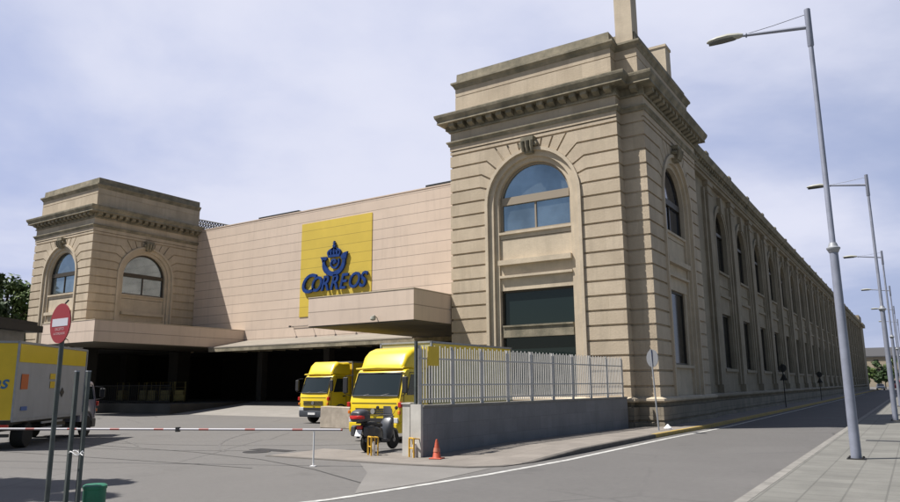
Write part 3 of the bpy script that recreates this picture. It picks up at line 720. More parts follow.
def cab(root, W, paint, hs=1., defl=True, roofz=2.60, glass0=1.60, topz=3.42, bumper=GREYP, grille=True):
    hw = W/2
    # body shell: side profile lofted through the width with rounded corners
    prof = [(0.02,.62),(-.02,.9),(-.02,1.35),(.04,glass0-.04),(.34,roofz-.16),(.46,roofz-.04),(.62,roofz),(1.75,roofz+.02),(1.78,.62)]
    secs = []
    for x, ins in ((-hw,.10),(-hw+.04,.03),(-hw+.14,0),(hw-.14,0),(hw-.04,.03),(hw,.10)):
        cy, cz = .95, 1.5
        secs.append([(x*(1-.035*max(0,(z-glass0))) , y+(ins if y < cy else -ins*.3), z-(ins*.5 if z > 2 else 0)) for y, z in prof])
    mb = MB(); mb.loft(secs); body = mb.build('cab', paint, root, smooth=True)
    # windscreen: slightly proud dark glass
    mb = MB(); a, b = glass0+.02, roofz-.17; g = hw-.12
    def ws(z): return .04+(z-(glass0-.04))*(.30/(roofz-.12-glass0))
    n = 8; vs = []
    for zz in (a, b):
        for i in range(n+1):
            x = -g+2*g*i/n; vs.append((x*(1 if zz == a else .95), ws(zz)-.018-.035*(1-(x/g)**2), zz))
    for zz in (a, b):
        for i in range(n+1):
            x = -g+2*g*i/n; vs.append((x*(1 if zz == a else .95), ws(zz)+.05, zz))
    N1 = n+1
    fs = [(i, i+1, N1+i+1, N1+i) for i in range(n)]+[(i, i+2*N1, i+1+2*N1, i+1) for i in range(n)]+[(N1+i, N1+i+1, 3*N1+i+1, 3*N1+i) for i in range(n)]+[(0,N1,3*N1,2*N1),(n,2*N1+n,3*N1+n,N1+n)]
    mb.add(vs, fs); mb.build('windscreen', WINDSH, root, smooth=True)
    mb = MB()      # rubber surround and wipers
    for s in (-1, 1): mb.tube([(s*g, ws(a)-.02, a), (s*g*.95, ws(b)-.02, b)], .022, 6)
    mb.tube([(-g, ws(a)-.03, a),(-g*.5, ws(a)-.055, a),(g*.5, ws(a)-.055, a),(g, ws(a)-.03, a)], .022, 6)
    mb.tube([(-g*.95, ws(b)-.03, b),(0, ws(b)-.055, b),(g*.95, ws(b)-.03, b)], .03, 6)
    for x in (-.55, .25): mb.tube([(x, ws(a)-.07, a), (x+.5, ws(a+.22)-.06, a+.1)], .012, 4)
    mb.build('wiper', BLK, root)
    # seen inside through the glass would be dark; side windows and doors
    for s in (-1, 1):
        X = s*(hw*.985+.012)
        mb = MB(); mb.prism([(.42,glass0+.05),(1.35,glass0+.05),(1.35,roofz-.22),(.68,roofz-.22)], lambda u, d, z: (s*(hw*(1-.035*max(0,z-glass0))+d), u, z), -.01, .012); dw = mb.build('side_window', WINDSH, root)
        mb = MB()
        for p, q in (((.22,.75),(.22,glass0)),((1.45,.75),(1.45,roofz-.15)),((.22,.75),(1.45,.75)),((.22,glass0),(.62,roofz-.15)),((.62,roofz-.15),(1.45,roofz-.15))):
            mb.tube([(s*(hw+.001)*(1-.035*max(0,p[1]-glass0)), p[0], p[1]), (s*(hw+.001)*(1-.035*max(0,q[1]-glass0)), q[0], q[1])], .012, 4)
        mb.build('door_seam', BLK, root)
        mb = MB(); mb.box(min(X, X+s*.03), max(X, X+s*.03), 1.15, 1.35, glass0-.2, glass0-.14); mb.build('door_handle', BLK, root)
        # mirror
        mb = MB(); mb.tube([(s*(hw-.05),.2,roofz-.22),(s*(hw+.20),.02,roofz-.25),(s*(hw+.22),.0,glass0+.08),(s*(hw-.02),.1,glass0+.02)], .016, 5)
        m_ = mb.build('mirror', BLK, root)
        mb = MB(); mb.box(s*(hw+.20)-.11, s*(hw+.20)+.11, -.03, .06, glass0+.12, roofz-.30); mb.build('mirror_housing', BLK, m_, bevel=.03)
        # headlight
        mb = MB(); mb.box(s*(hw-.22)-.17, s*(hw-.22)+.17, -.065, 0.0, .68, .86); mb.build('headlight', CLEARL, root, bevel=.025)
        mb = MB(); mb.box(s*(hw-.03)-.045, s*(hw-.03)+.045, -.05, .05, .98, 1.10); mb.build('indicator', ORL, root, bevel=.015)
        mb = MB(); mb.box(s*(hw-.0)-.07, s*(hw-.0)+.07, -.045, .10, 1.22, 1.40); mb.build('side_lamp', REDL, root, bevel=.02)
        # step and wheel arch
        mb = MB()
        mb.prism([(.42,.62)]+[(.98-.56*math.cos(R_(a)), .5+.52*math.sin(R_(a))) for a in range(15, 170, 15)]+[(1.55,.62),(1.48,.55)]+[(.98+.47*math.cos(R_(a)), .5+.44*math.sin(R_(a))) for a in range(15, 170, 15)]+[(.5,.55)], lambda u, d, z: (s*(hw+d), u, z), -.05, .03)
        mb.build('wheel_arch', bumper, root)
    # front bumper, grille, plate, lower skirt
    mb = MB(); mb.loft([[(x, y+iy, z) for y, z in [(-.06,.34),(-.10,.45),(-.09,.66),(-.035,.70),(.3,.70),(.3,.34)]] for x, iy in ((-hw-.01,.12),(-hw+.10,.02),(0,-.02),(hw-.10,.02),(hw+.01,.12))]); mb.build('bumper', bumper, root, smooth=True)
    mb = MB(); mb.box(-hw+.42, hw-.42, -.085, -.02, .70, .84); mb.build('lower_grille', BLK, root)
    if grille:
        mb = MB(); gw = hw-.35
        for z in (.98, 1.06, 1.14): mb.box(-gw, gw, -.05, -.021, z, z+.045)
        gr = mb.build('grille', BLK, root); mb = MB(); mb.prism(arc(0, 1.08, .10, 0, 360, 14)[:-1], FRONT(0), .05, .07); mb.build('badge', CHROME, gr)
    mb = MB(); mb.box(-.26,.26,-.145,-.12,.47,.58); pl = mb.build('number_plate', WHITE, root)
    mb = MB(); mb.box(-hw+.15,hw-.15,-.032,-.018,1.36,1.375); mb.build('panel_line', BLK, root)
    if defl:
        secs = []
        for y, w, z in ((.38,.80,roofz+.10),(.48,.86,roofz+.30),(.66,.91,roofz+.52),(.92,.95,roofz+.69),(1.25,.97,topz-.04),(1.75,.99,topz)):
            secs.append(rrect(hw*w, roofz-.03, z, y, r=.10 if z < roofz+.2 else .20, top=.96))
        mb = MB(); mb.loft(secs); mb.build('wind_deflector', paint, root, smooth=True)
        mb = MB(); mb.tube([(-hw*.93,.30,roofz-.0),(0,.22,roofz+.03),(hw*.93,.30,roofz-.0)], [.035,.05,.035], 8); mb.build('sun_visor', paint, root, smooth=True)
    return body
def truck(loc, rz, W, Lb, Hb, paint, boxm, band, label, defl=True, bumper=GREYP, y0=1.9, cabtop=None, lowcab=False, bed=.95):
    root = empty('delivery_truck', loc, rz, label, 'truck', 'yellow postal trucks parked in the yard')
    if lowcab: cab(root, W-.15, VANW, defl=False, roofz=2.25, glass0=1.45, bumper=GREYP, grille=True)
    else: cab(root, W, paint, defl=defl, topz=min(Hb-.02, 3.43), bumper=bumper)
    hw = W/2+.03; y1 = y0+Lb
    mb = MB(); mb.box(-hw, hw, y0, y1, bed, Hb); bx = mb.build('cargo_box', boxm, root, bevel=.02)
    if band:
        for s in (-1, 1):
            mb = MB(); a, b = sorted((s*(hw+.001), s*(hw+.012))); mb.box(a, b, y0+.1, y1-.1, Hb-.66, Hb-.06); mb.build('colour_band', YEL if defl else YELB, bx)
    mb = MB()
    for s in (-1, 1):
        for y in (y0, y1):
            mb.box(s*hw-.03, s*hw+.03, y-.03, y+.03, bed, Hb+.01)
        mb.box(s*hw-.03, s*hw+.03, y0, y1, Hb-.05, Hb+.025); mb.box(s*hw-.03, s*hw+.03, y0, y1, bed-.05, bed+.06)
    mb.box(-hw, hw, y0-.03, y0+.03, Hb-.04, Hb+.024); mb.box(-hw, hw, y1-.03, y1+.03, Hb-.04, Hb+.024)
    mb.build('frame_trim', RIM if not band else GALV, bx)
    mb = MB(); mb.box(-.42,.42,.5,y1-.1,.55,.80); mb.box(-hw+.2,hw-.2,y0+.1,y1-.1,.80,.93)
    mb.tube([(-hw+.35,y0+1.2,.62),(-hw+.35,y0+2.0,.62)], .2, 12); mb.tube([(hw-.35,y0+1.1,.62),(hw-.35,y0+2.1,.62)], .22, 12)
    mb.box(-hw+.1,hw-.1,y1-.15,y1-.05,.42,.52); mb.build('chassis', BLK, root)
    for s in (-1, 1):
        mb = MB(); mb.box(s*hw-.02, s*hw+.02, y0+1.9, y1-2.2, .55, .62); mb.box(s*hw-.02, s*hw+.02, y0+1.9, y1-2.2, .75, .82); mb.build('side_guard', GALV, root)
        wheel(root, s*(W/2-.16), .98, .42, .24); wheel(root, s*(W/2-.22), y1-1.35, .42, .40)
        mb = MB(); mb.box(s*(hw-.25)-.16, s*(hw-.25)+.16, y1-.04, y1+.03, .68, .82); mb.build('tail_light', REDL, root)
    return root, bx
t1, b1 = truck((-27.35, 28.5, 0), 0, 2.12, 4.4, 3.3, YEL, YELB, False, 'smaller looking yellow truck with dark bumper under the canopy edge, left of the concrete block', bumper=mat('slate_bumper', (.055,.062,.075), .5))
t2, b2 = truck((-16.5, 20.3, 0), 0, 2.36, 6.4, 3.62, YEL, BOXG, True, 'large yellow truck with roof deflector parked behind the scooter and slatted fence', bumper=YEL)
# parcel truck at the left, seen from its rear corner
fw = Vector((-.645,.764)); rt = Vector((.764,.645)); cn = Vector((-24.73,11.89)); Lb3 = 5.9
fc = cn+fw*(Lb3+1.9)-rt*1.18
rz3 = math.atan2(fw.x, -fw.y)   # local -Y points forward
t3, b3 = truck((fc.x, fc.y, 0), rz3, 2.3, Lb3, 3.5, VANW, BOXW, True, 'grey sided box truck with yellow rear and top band at the left edge', lowcab=True)
hw3 = 2.3/2+.03; y13 = 1.9+Lb3
mb = MB(); mb.box(-hw3+.03, hw3-.03, y13+.001, y13+.02, .97, 3.45); rd = mb.build('rear_door', YELB, b3)
mb = MB(); mb.box(hw3-.6, hw3-.18, y13+.021, y13+.03, 1.55, 2.05) ; mb.build('handle_recess', BLK, b3)
# which local side is seen? local +X after rotation
c_, s_ = math.cos(rz3), math.sin(rz3)
side = 1 if (c_*rt.x+s_*rt.y) > 0 else -1
def plate(mp_, name, m, u0, u1, z0, z1):
    mb = MB(); a, b = sorted((side*(hw3+.013), side*(hw3+.022))); mb.box(a, b, u0, u1, z0, z1); return mb.build(name, m, b3)
plate(None, 'warning_label', ORANGEL, y13-.85, y13-.35, 1.95, 2.45)
plate(None, 'sticker', YELB, y13-3.0, y13-2.55, 2.30, 2.50); plate(None, 'sticker', YELB, y13-3.0, y13-2.6, 1.98, 2.22)
mb = MB(); mb.prism([(y13-3.9,1.82),(y13-3.72,1.64),(y13-3.54,1.82),(y13-3.72,2.0)], lambda u, d, z: (side*(hw3+.013+d), u, z), 0, .01); mb.build('hazard_diamond', BLK, b3)
plate(None, 'sticker', mat('blue_sticker', (.05,.12,.35), .5), y13-.95, y13-.5, 1.25, 1.38)
vs, fs = font_geo('Correos', .62, .004, .3, .008); wd = max(v[0] for v in vs)
mb = MB(); mb.add([(side*-.1-(u-wd/2), y13+.024+w_, 1.98+v) for u, v, w_ in vs], fs); mb.build('lettering', mat('pale_blue_print', (.03, .14, .32), .5), b3)

# ---- scooter
SC = empty('motor_scooter', (-14.05, 17.0, .02), R_(3), 'dark scooter with a red lit topcase parked in front of the large yellow truck', 'scooter')
def sw(y, r, nm='wheel'):
    mb = MB(); mb.lathe((0, y, r), [(r*.66,-.05),(r*.93,-.055),(r,-.02),(r,.02),(r*.93,.055),(r*.66,.05)], 24, 'x'); t = mb.build(nm, TYRE, SC, smooth=True)
    mb = MB(); mb.lathe((0, y, r), [(r*.7,-.04),(r*.62,-.03),(r*.62,.03),(r*.7,.04)], 20, 'x')
    for k in range(5):
        a = R_(72*k); mb.tube([(0, y, r), (0, y+r*.64*math.cos(a), r+r*.64*math.sin(a))], .018, 5)
    mb.lathe((0,y,r), [(.0,-.06),(.07,-.06),(.07,.06),(0,.06)], 12, 'x'); mb.build('rim', RIM, t, smooth=True)
sw(0, .29); sw(1.34, .29)
def body_loft(name, m, secs, parent=SC):
    mb = MB(); ss = []
    for y, w, z0, z1 in secs:
        r = min(w*.6, (z1-z0)*.45); ss.append([(x, yy, z) for x, yy, z in rrect(w, z0, z1, y, r=r, n=3)])
    mb.loft(ss); return mb.build(name, m, parent, smooth=True)
body_loft('tail_fairing', BIKEP, [(-.38,.05,.66,.74),(-.25,.11,.56,.79),(0,.16,.48,.80),(.3,.18,.40,.78),(.55,.17,.34,.72),(.66,.12,.32,.60)])
body_loft('seat', BLK, [(-.22,.10,.78,.84),(-.05,.15,.78,.90),(.2,.16,.76,.90),(.38,.14,.74,.84),(.6,.12,.72,.83),(.70,.06,.72,.78)])
body_loft('floorboard', GREYP, [(.5,.16,.26,.40),(.75,.17,.25,.34),(1.0,.15,.25,.36)])
body_loft('front_fairing', BIKES, [(.86,.10,.30,.62),(.95,.22,.32,.88),(1.06,.21,.42,1.0),(1.2,.13,.62,.98),(1.3,.05,.72,.86)])
body_loft('front_mudguard', BIKEP, [(1.06,.06,.44,.52),(1.2,.07,.56,.63),(1.34,.07,.58,.66),(1.5,.06,.54,.62),(1.62,.03,.46,.50)])
body_loft('engine', GREYP, [(-.12,.08,.20,.36),(.1,.13,.18,.46),(.4,.13,.20,.48),(.55,.08,.26,.42)])
mb = MB(); mb.tube([(.14,.45,.28),(.17,.15,.30),(.17,-.3,.38)], [.03,.06,.065], 10); mb.build('exhaust', GREYP, SC, smooth=True)
mb = MB(); mb.tube([(-.1,.0,.29),(-.12,-.02,.62)], .03, 6); mb.tube([(.06,1.34,.29),(.07,1.22,.70)], .024, 6); mb.tube([(-.06,1.34,.29),(-.07,1.22,.70)], .024, 6); mb.build('fork', CHROME, SC)
mb = MB(); mb.tube([(-.34,.90,1.02),(-.15,1.02,1.06),(.15,1.02,1.06),(.34,.90,1.02)], .018, 6); hb = mb.build('handlebar', BLK, SC)
for s in (-1, 1):
    mb = MB(); mb.tube([(s*.22,1.0,1.06),(s*.34,1.02,1.24)], .008, 4); mb.lathe((s*.36,1.0,1.28), [(0,-.03),(.05,-.02),(.06,.01),(0,.03)], 10, 'y'); mb.build('mirror', BLK, hb, smooth=True)
mb = MB(); n = 6
for i in range(n):
    u0, u1 = -.2+.4*i/n, -.2+.4*(i+1)/n
    f = lambda u, z: (u, 1.12-.10*(z-.95)/.4-.6*u*u, z)
    mb.add([f(u0,.95), f(u1,.95), f(u1*.7,1.33), f(u0*.7,1.33)], [(0,1,2,3)])
o = mb.build('windshield', mat('tinted_screen', (.16,.17,.19), .15, spec=.8), SC); sol = o.modifiers.new('thickness', 'SOLIDIFY'); sol.thickness = .006
body_loft('luggage_rack', BLK, [(-.45,.10,.86,.90),(-.15,.12,.84,.90)])
tcs = body_loft('top_case', mat('case_grey', (.05,.052,.06), .4, world=False), [(-.62,.16,.94,1.18),(-.56,.22,.91,1.24),(-.38,.25,.90,1.28),(-.2,.24,.90,1.26),(-.1,.16,.92,1.2)])
mb = MB(); mb.loft([[(x*.99, y, z) for x, y, z in rrect(w, 1.0, 1.10, yy, r=.04, n=3)] for yy, w in ((-.655,.12),(-.60,.225),(-.50,.262))]); mb.build('reflector', REDL, tcs, smooth=True)
mb = MB(); mb.box(-.10,.10,-.43,-.36,.70,.80); mb.build('tail_light', REDL, SC, bevel=.02)
mb = MB(); mb.add([(-.11,-.50,.50),(.11,-.50,.50),(.11,-.42,.68),(-.11,-.42,.68),(-.11,-.49,.50),(.11,-.49,.50),(.11,-.41,.68),(-.11,-.41,.68)], [(0,1,2,3),(4,7,6,5),(0,4,5,1),(1,5,6,2),(2,6,7,3),(3,7,4,0)]); mb.build('number_plate', WHITE, SC)
mb = MB(); mb.add([(-.07,-.36,.62),(.07,-.36,.62),(.06,-.48,.44),(-.06,-.48,.44),(-.07,-.30,.64),(.07,-.30,.64)], [(0,1,2,3),(0,4,5,1)]); mb.build('rear_mudguard', BLK, SC)
for s in (-1, 1):
    body_loft('pannier', GREYP, [(-.42,.07,.52,.76),(-.36,.10,.48,.80),(-.1,.10,.48,.80),(-.03,.07,.52,.76)]).location.x = s*.24
mb = MB(); mb.tube([(-.16,.35,.24),(-.30,.28,.0)], .015, 5); mb.build('side_stand', CHROME, SC)

# ---- hoop guards, cones, block, bollard, bag
def hoop(loc, rz, label):
    r = empty('hoop_guard', loc, rz, label, 'guard hoop', 'yellow hoop guards at the gate')
    mb = MB()
    for x in (-.13, .13): mb.tube([(x,0,0),(x,0,.52)], .028, 8)
    mb.tube([(-.13,0,.52),(.13,0,.52)], .022, 8); mb.tube([(-.13,0,.25),(.13,0,.25)], .018, 8)
    for x in (-.13, .13): mb.tube([(x,.2,0),(x,.2,.5),(x,0,.52)], .022, 8)
    mb.tube([(-.13,.2,.5),(.13,.2,.5)], .022, 8); mb.build('hoop', HOOP, r, smooth=True)
    mb = MB(); mb.lathe((0,.1,0), [(.06,0),(.06,.34),(.04,.38),(0,.38)], 12); mb.build('stub_post', WHITE, r, smooth=True)
hoop((-13.38, 16.3, .015), R_(-30), 'yellow tube hoop guard on the ground under the scooter rear')
hoop((-11.98, 16.42, .015), R_(-25), 'yellow tube hoop guard against the pale end of the low wall')
def cone(loc, s, label):
    r = empty('traffic_cone', loc, .2, label, 'traffic cone', 'orange traffic cones'); r.scale = (s, s, s)
    mb = MB(); mb.lathe((0,0,0), [(.155,.03),(.13,.06),(.05,.52),(.03,.60),(.0,.605)], 20); mb.build('body', CONEM, r, smooth=True)
    mb = MB(); mb.lathe((0,0,0), [(.108,.22),(.088,.34)], 20); mb.f = mb.f[:20]; mb.build('band', mat('cone_band', (.5,.16,.1), .6), r, smooth=True).scale = (1.04,1.04,1)
    mb = MB(); mb.box(-.2,.2,-.2,.2,0,.035); mb.build('base', CONEM, r, bevel=.01)
cone((-11.15, 16.45, .02), .86, 'faded orange traffic cone standing at the foot of the low wall')
cone((-20.6, 8.75, 0), 1., 'orange traffic cone at the very left edge of the yard')
r = empty('concrete_block', (-23.35, 26.6, 0), 0, 'stained beige concrete block between the two yellow trucks', 'block')
mb = MB(); mb.prism([(-.95,0),(.95,0),(.93,.98),(-.93,1.02)], FRONT(-.25), 0, .55); mb.build('block', CONCB, r, bevel=.03)
r = empty('green_bollard', (-10.93, 6.6, 0), 0, 'short round green bollard at the bottom left corner', 'bollard')
mb = MB(); mb.lathe((0,0,0), [(.165,0),(.165,.44),(.175,.45),(.175,.49),(.15,.51),(0,.515)], 28); mb.build('drum', GREENP, r, smooth=True)
r = empty('plastic_bag', (-8.75, 29.9, .13), 0, 'small crumpled white bag at the foot of the round road sign', 'bag')
mb = MB(); secs = []
for i in range(7):
    z = i*.035; w = [.12,.15,.14,.11,.08,.05,.02][i]
    secs.append([(w*math.cos(a)*(1+.25*random.random()), w*.8*math.sin(a)*(1+.25*random.random()), z) for a in [2*math.pi*k/10 for k in range(10)]])
mb.loft(secs); mb.build('bag', BAG, r)

# ---- barrier
A_ = Vector((-21.9, 9.85, .87)); 
P_ = Vector((-12.95, 13.55, .90)); dirb = (P_-A_); dirb.z = 0; angb = math.atan2(dirb.y, dirb.x); Lbar = dirb.length+.75
BR = empty('barrier', (A_.x, A_.y, 0), angb, 'long white and red barrier arm lowered across the yard entrance', 'barrier')
mb = MB(); mb.tube([(-.6,0,.88),(Lbar,0,.90)], .028, 12); mb.build('arm', BARM, BR, smooth=True)
mb = MB(); lp = dirb.length; mb.tube([(lp,0,.02),(lp,0,.86)], .022, 8); mb.box(lp-.07,lp+.07,-.07,.07,0,.02); mb.build('support_leg', WHITE, BR, smooth=True)
mb = MB(); mb.box(-1.0,-.55,-.2,.2,0,1.05); mb.build('motor_housing', WHITE, BR, bevel=.03)
mb = MB(); mb.box(5.85,5.93,-.06,.06,.83,.95); mb.build('joint_collar', BLK, BR)

# ---- signs
def pole(mb, x, y, z0, z1, r): mb.tube([(x,y,z0),(x,y,z1)], r, 12)
NE = empty('no_entry_sign', (-11.05, 5.93, 0), 0, 'round red no entry sign on a tall grey post at the left', 'road sign')
mb = MB(); pole(mb, 0, 0, 0, 3.02, .035); mb.build('post', POSTG, NE, smooth=True)
dv = (Vector((0,0))-Vector((-11.05,5.93))).normalized()
th = math.atan2(dv.y, dv.x)
fa = th-R_(64)             # the disc is turned well away from the viewer
nd = Vector((math.cos(fa), math.sin(fa), 0)); td = Vector((-nd.y, nd.x, 0))
def disc(mb, c, nd, td, r, t0, t1, n=32):
    vs = []
    for t in (t0, t1):
        for k in range(n):
            a = 2*math.pi*k/n; p = c+td*(r*math.cos(a))+Vector((0,0,1))*(r*math.sin(a))+nd*t; vs.append(tuple(p))
    mb.add(vs, [tuple(range(n-1,-1,-1)), tuple(range(n,2*n))]+[(k,(k+1)%n,(k+1)%n+n,k+n) for k in range(n)])
def plateq(mb, c, nd, td, u0, u1, z0, z1, t0, t1):
    q = lambda u, z, t: tuple(c+td*u+Vector((0,0,z))+nd*t)
    mb.add([q(u0,z0,t0),q(u1,z0,t0),q(u1,z1,t0),q(u0,z1,t0),q(u0,z0,t1),q(u1,z0,t1),q(u1,z1,t1),q(u0,z1,t1)], [(0,3,2,1),(4,5,6,7),(0,1,5,4),(1,2,6,5),(2,3,7,6),(3,0,4,7)])
c = Vector((0,0,2.98))
mb = MB(); disc(mb, c, nd, td, .31, .04, .055); dk = mb.build('disc', SIGNR, NE)
mb = MB(); plateq(mb, c, nd, td, -.24, .24, -.045, .075, .0552, .058); mb.build('bar', SIGNW, dk)
LET = mat('sign_small_print', (.55,.35,.36), .5)
mb = MB()
for zz, tt, ss in ((-.11,'EXCEPTO',.062),(-.175,'AUTORIZADOS',.05)):
    vs, fs = font_geo(tt, ss, .0008); wd = max(v[0] for v in vs)
    mb.add([tuple(c-td*-(u-wd/2)+Vector((0,0,zz+v))+nd*(.057+w_)) for u, v, w_ in vs], fs)
mb.build('lettering', LET, dk)
mb = MB(); mb.tube([(0,0,3.0),(-.02,0,3.28),(.08,0,3.34)], .014, 5); mb.tube([(0,0,3.28),(-.14,.0,3.26)], .012, 5); mb.build('bracket', BLK, NE)
for (x, y, sx, nm) in ((-11.13, 6.26, 1, 'left'), (-10.98, 6.36, 1, 'right')):
    r = empty('steel_post', (x, y, 0), 0, 'square steel post left of the green bollard, the %s of a tied pair' % nm, 'post', 'pair of steel posts by the entrance')
    mb = MB(); mb.box(-.027,.027,-.027,.027,0,2.24); mb.build('shaft', POSTG, r)
    mb = MB(); mb.box(-.03,.03,-.03,.03,2.24,2.26); mb.build('cap', GALV, r)
r = empty('wire_tie', (-11.05, 6.31, 1.0), 0, 'pale wire twisted round the two steel posts', 'wire')
mb = MB(); pts = [(.12*math.cos(a)*1.1+.0, .085*math.sin(a), .03*math.sin(a*3)) for a in [i*.5 for i in range(27)]]; mb.tube(pts, .008, 5); mb.tube([(.12,0,0),(.2,.0,-.03),(.24,-.02,.02)], .007, 5); mb.build('wire', WHITE, r)

RS = empty('road_sign', (-8.86, 29.0, .13), 0, 'grey back of a round road sign on a thin post at the pavilion corner', 'road sign')
mb = MB(); mb.tube([(0,0,0),(-.14,0,3.25)], .032, 10); mb.build('post', GALV, RS, smooth=True)
n2 = Vector((.55,.83,0)).normalized(); t2_ = Vector((-n2.y, n2.x, 0)); c = Vector((-.13,0,2.88))
mb = MB(); disc(mb, c, n2, t2_, .36, .04, .06); d_ = mb.build('disc', SIGNBK, RS)
mb = MB(); plateq(mb, c, n2, t2_, -.04, .04, -.3, .3, .0, .039); mb.build('stiffener', mat('stiffener', (.05,.07,.16), .5), d_)

SIGNBK2 = mat('dull_sign_back', (.06,.058,.055), .7)
def two_sign(loc, s, label):
    r = empty('road_sign', loc, 0, label, 'road sign', 'road signs seen from behind along the street')
    mb = MB(); mb.tube([(0,0,0),(0,0,3.3*s)], .035, 8); mb.build('post', DARKM, r)
    nn = Vector((.3,.95,0)).normalized(); tt = Vector((-nn.y, nn.x, 0))
    mb = MB(); disc(mb, Vector((0,0,2.95*s)), nn, tt, .29, .03, .05, 20); mb.build('disc', SIGNBK2, r)
    mb = MB(); c = Vector((0,0,2.2*s)); vs = []
    for t in (.03, .05):
        for a in (90, 210, 330): vs.append(tuple(c+tt*(.36*math.cos(R_(a)))+Vector((0,0,.36*math.sin(R_(a))))+nn*t))
    mb.add(vs, [(0,1,2),(5,4,3),(0,3,4,1),(1,4,5,2),(2,5,3,0)]); mb.build('triangle', SIGNBK2, r)
two_sign((-8.4, 59.5, .13), 1., 'dark round and triangular road sign on one post before the side wing')
two_sign((-8.4, 84, .13), .9, 'farther and smaller dark double road sign before the side wing')

# ---- street lamps
def lamp():
    r = empty('street_lamp', (-1.42, 20.56, .13), 0, '', 'street lamp', 'street lamps along the right pavement')
    mb = MB(); mb.tube([(0,0,.02),(0,0,5.3)], [.122,.102], 16); mb.tube([(0,0,5.3),(0,0,5.45),(0,0,12.05)], [.102,.072,.058], 16); mb.tube([(0,0,10.95),(0,0,11.0),(0,0,12.08)], [.062,.082,.08], 12); mb.build('pole', LAMPM, r, smooth=True)
    mb = MB(); mb.lathe((0,0,5.28), [(.112,-.1),(.145,-.03),(.165,.0),(.165,.03),(.12,.06),(.09,.16)], 20); mb.build('collar', GALV, r, smooth=True)
    mb = MB(); mb.box(-.2,.2,-.2,.2,0,.025)
    for a in (-1, 1):
        for b in (-1, 1): mb.lathe((a*.15,b*.15,.02), [(.025,0),(.025,.04),(0,.045)], 6)
    mb.build('base_plate', DARKM, r)
    mb = MB(); mb.tube([(0,0,11.55),(-1.75,0,11.80)], [.058,.042], 10); mb.lathe((-1.62,0,11.78), [(.075,-.015),(.075,.015)], 12, 'x'); mb.build('arm', LAMPM, r, smooth=True)
    mb = MB(); mb.tube([(0,0,11.95),(-.9,0,11.86),(-1.6,0,11.82)], .012, 6); mb.build('brace', LAMPM, r, smooth=True)
    mb = MB(); secs = []
    for x, w, z0, z1 in ((-1.7,.05,11.76,11.86),(-1.82,.10,11.74,11.90),(-2.1,.15,11.75,11.95),(-2.4,.15,11.77,11.94),(-2.65,.10,11.79,11.90),(-2.72,.03,11.82,11.86)):
        secs.append([(x, w*math.cos(a), (z0+z1)/2+(z1-z0)/2*math.sin(a)) for a in [2*math.pi*k/12 for k in range(12)]])
    mb.loft(secs); h = mb.build('lamp_head', LAMPH, r, smooth=True)
    mb = MB(); secs = []
    for x, w in ((-1.9,.04),(-1.98,.11),(-2.3,.13),(-2.58,.08),(-2.66,.02)):
        secs.append([(x, w*math.cos(a), 11.79+.07*math.sin(a)) for a in [math.pi+math.pi*k/8 for k in range(9)]])
    mb.loft(secs); mb.build('lens', LENS, h, smooth=True)
    return r
lp0 = lamp()
for i, (y, x, s, lab) in enumerate(((20.56,-1.42,1.,'nearest and tallest looking street lamp with a long single arm'),(41.3,-1.0,1.03,'second street lamp from the camera, its base level with the building shadow edge'),(64.7,-1.15,1.,'third street lamp from the camera, seen just left of the second post'),(89.4,-1.25,1.,'fourth street lamp from the camera, its head low over the street'),(113.9,-1.4,1.,'fifth street lamp from the camera'),(138.5,-1.4,1.,'sixth street lamp from the camera, very small'))):
    o = lp0 if i == 0 else copy_tree(lp0)
    o.location = (x, y, .13); o.scale = (s, s, s); o['label'] = lab

mb = MB(); mb.lathe((-17.3,15.6,0), [(.0,.011),(.42,.011),(.42,.0)], 24); mb.box(-18.1,-16.5,16.0,16.5,-.01,.009); o = mb.build('manhole_cover', DARKM); tag(o, 'dark iron manhole cover set in the yard asphalt', 'manhole cover')
# tyre sweeps worn into the yard
TY = mat('tyre_mark', (.085, .08, .077), .85, col2=(.13, .125, .12), vs=3)
for k, (cx, cy, r0, a0, a1) in enumerate(((-26,30,14.5,262,318),(-26,30,16.4,264,316),(-9,30,17.5,205,238),(-30,2,15,60,100))):
    stripe('tyre_mark', [(cx+r0*math.cos(R_(a0+(a1-a0)*i/16)), cy+r0*math.sin(R_(a0+(a1-a0)*i/16))) for i in range(17)], .09, .0052+.0003*k, TY)
# narrow dark plate laid flush on the right pavement
mb = MB(); mb.box(-1.55,-.5,26.9,27.35,.12,.136); o = mb.build('dark_plate', DARKM); tag(o, 'dark narrow plate set in the right pavement', 'drain cover')

# ---- roll cages on the dock
YCAGE = mat('dull_yellow_paint', (.15, .12, .025), .6, var=.4, vs=3, world=False)
def cage():
    r = empty('roll_cage', (0,0,.74), 0, '', 'roll cage', 'yellow roll cages on the loading dock')
    mb = MB(); mb.box(-.4,.4,-.3,.3,.16,.2)
    for x in (-.4,.4):
        for y in (-.3,.3): mb.tube([(x,y,.1),(x,y,1.65)], .02, 5)
    for z in (.5,.85,1.2,1.6):
        mb.tube([(-.4,-.3,z),(-.4,.3,z),(.4,.3,z),(.4,-.3,z)], .012, 4)
    mb.build('frame', YCAGE, r)
    mb = MB(); mb.box(-.36,.36,-.26,.26,.22,.62); mb.box(-.34,.3,-.24,.24,.64,.98); mb.build('crates', YCAGE, r)
    for x in (-.34,.34):
        for y in (-.24,.24):
            mb = MB(); mb.lathe((x,y,.06), [(0,-.02),(.06,-.02),(.06,.02),(0,.02)], 10, 'x'); mb.build('castor', BLK, r)
    return r
cg = cage()
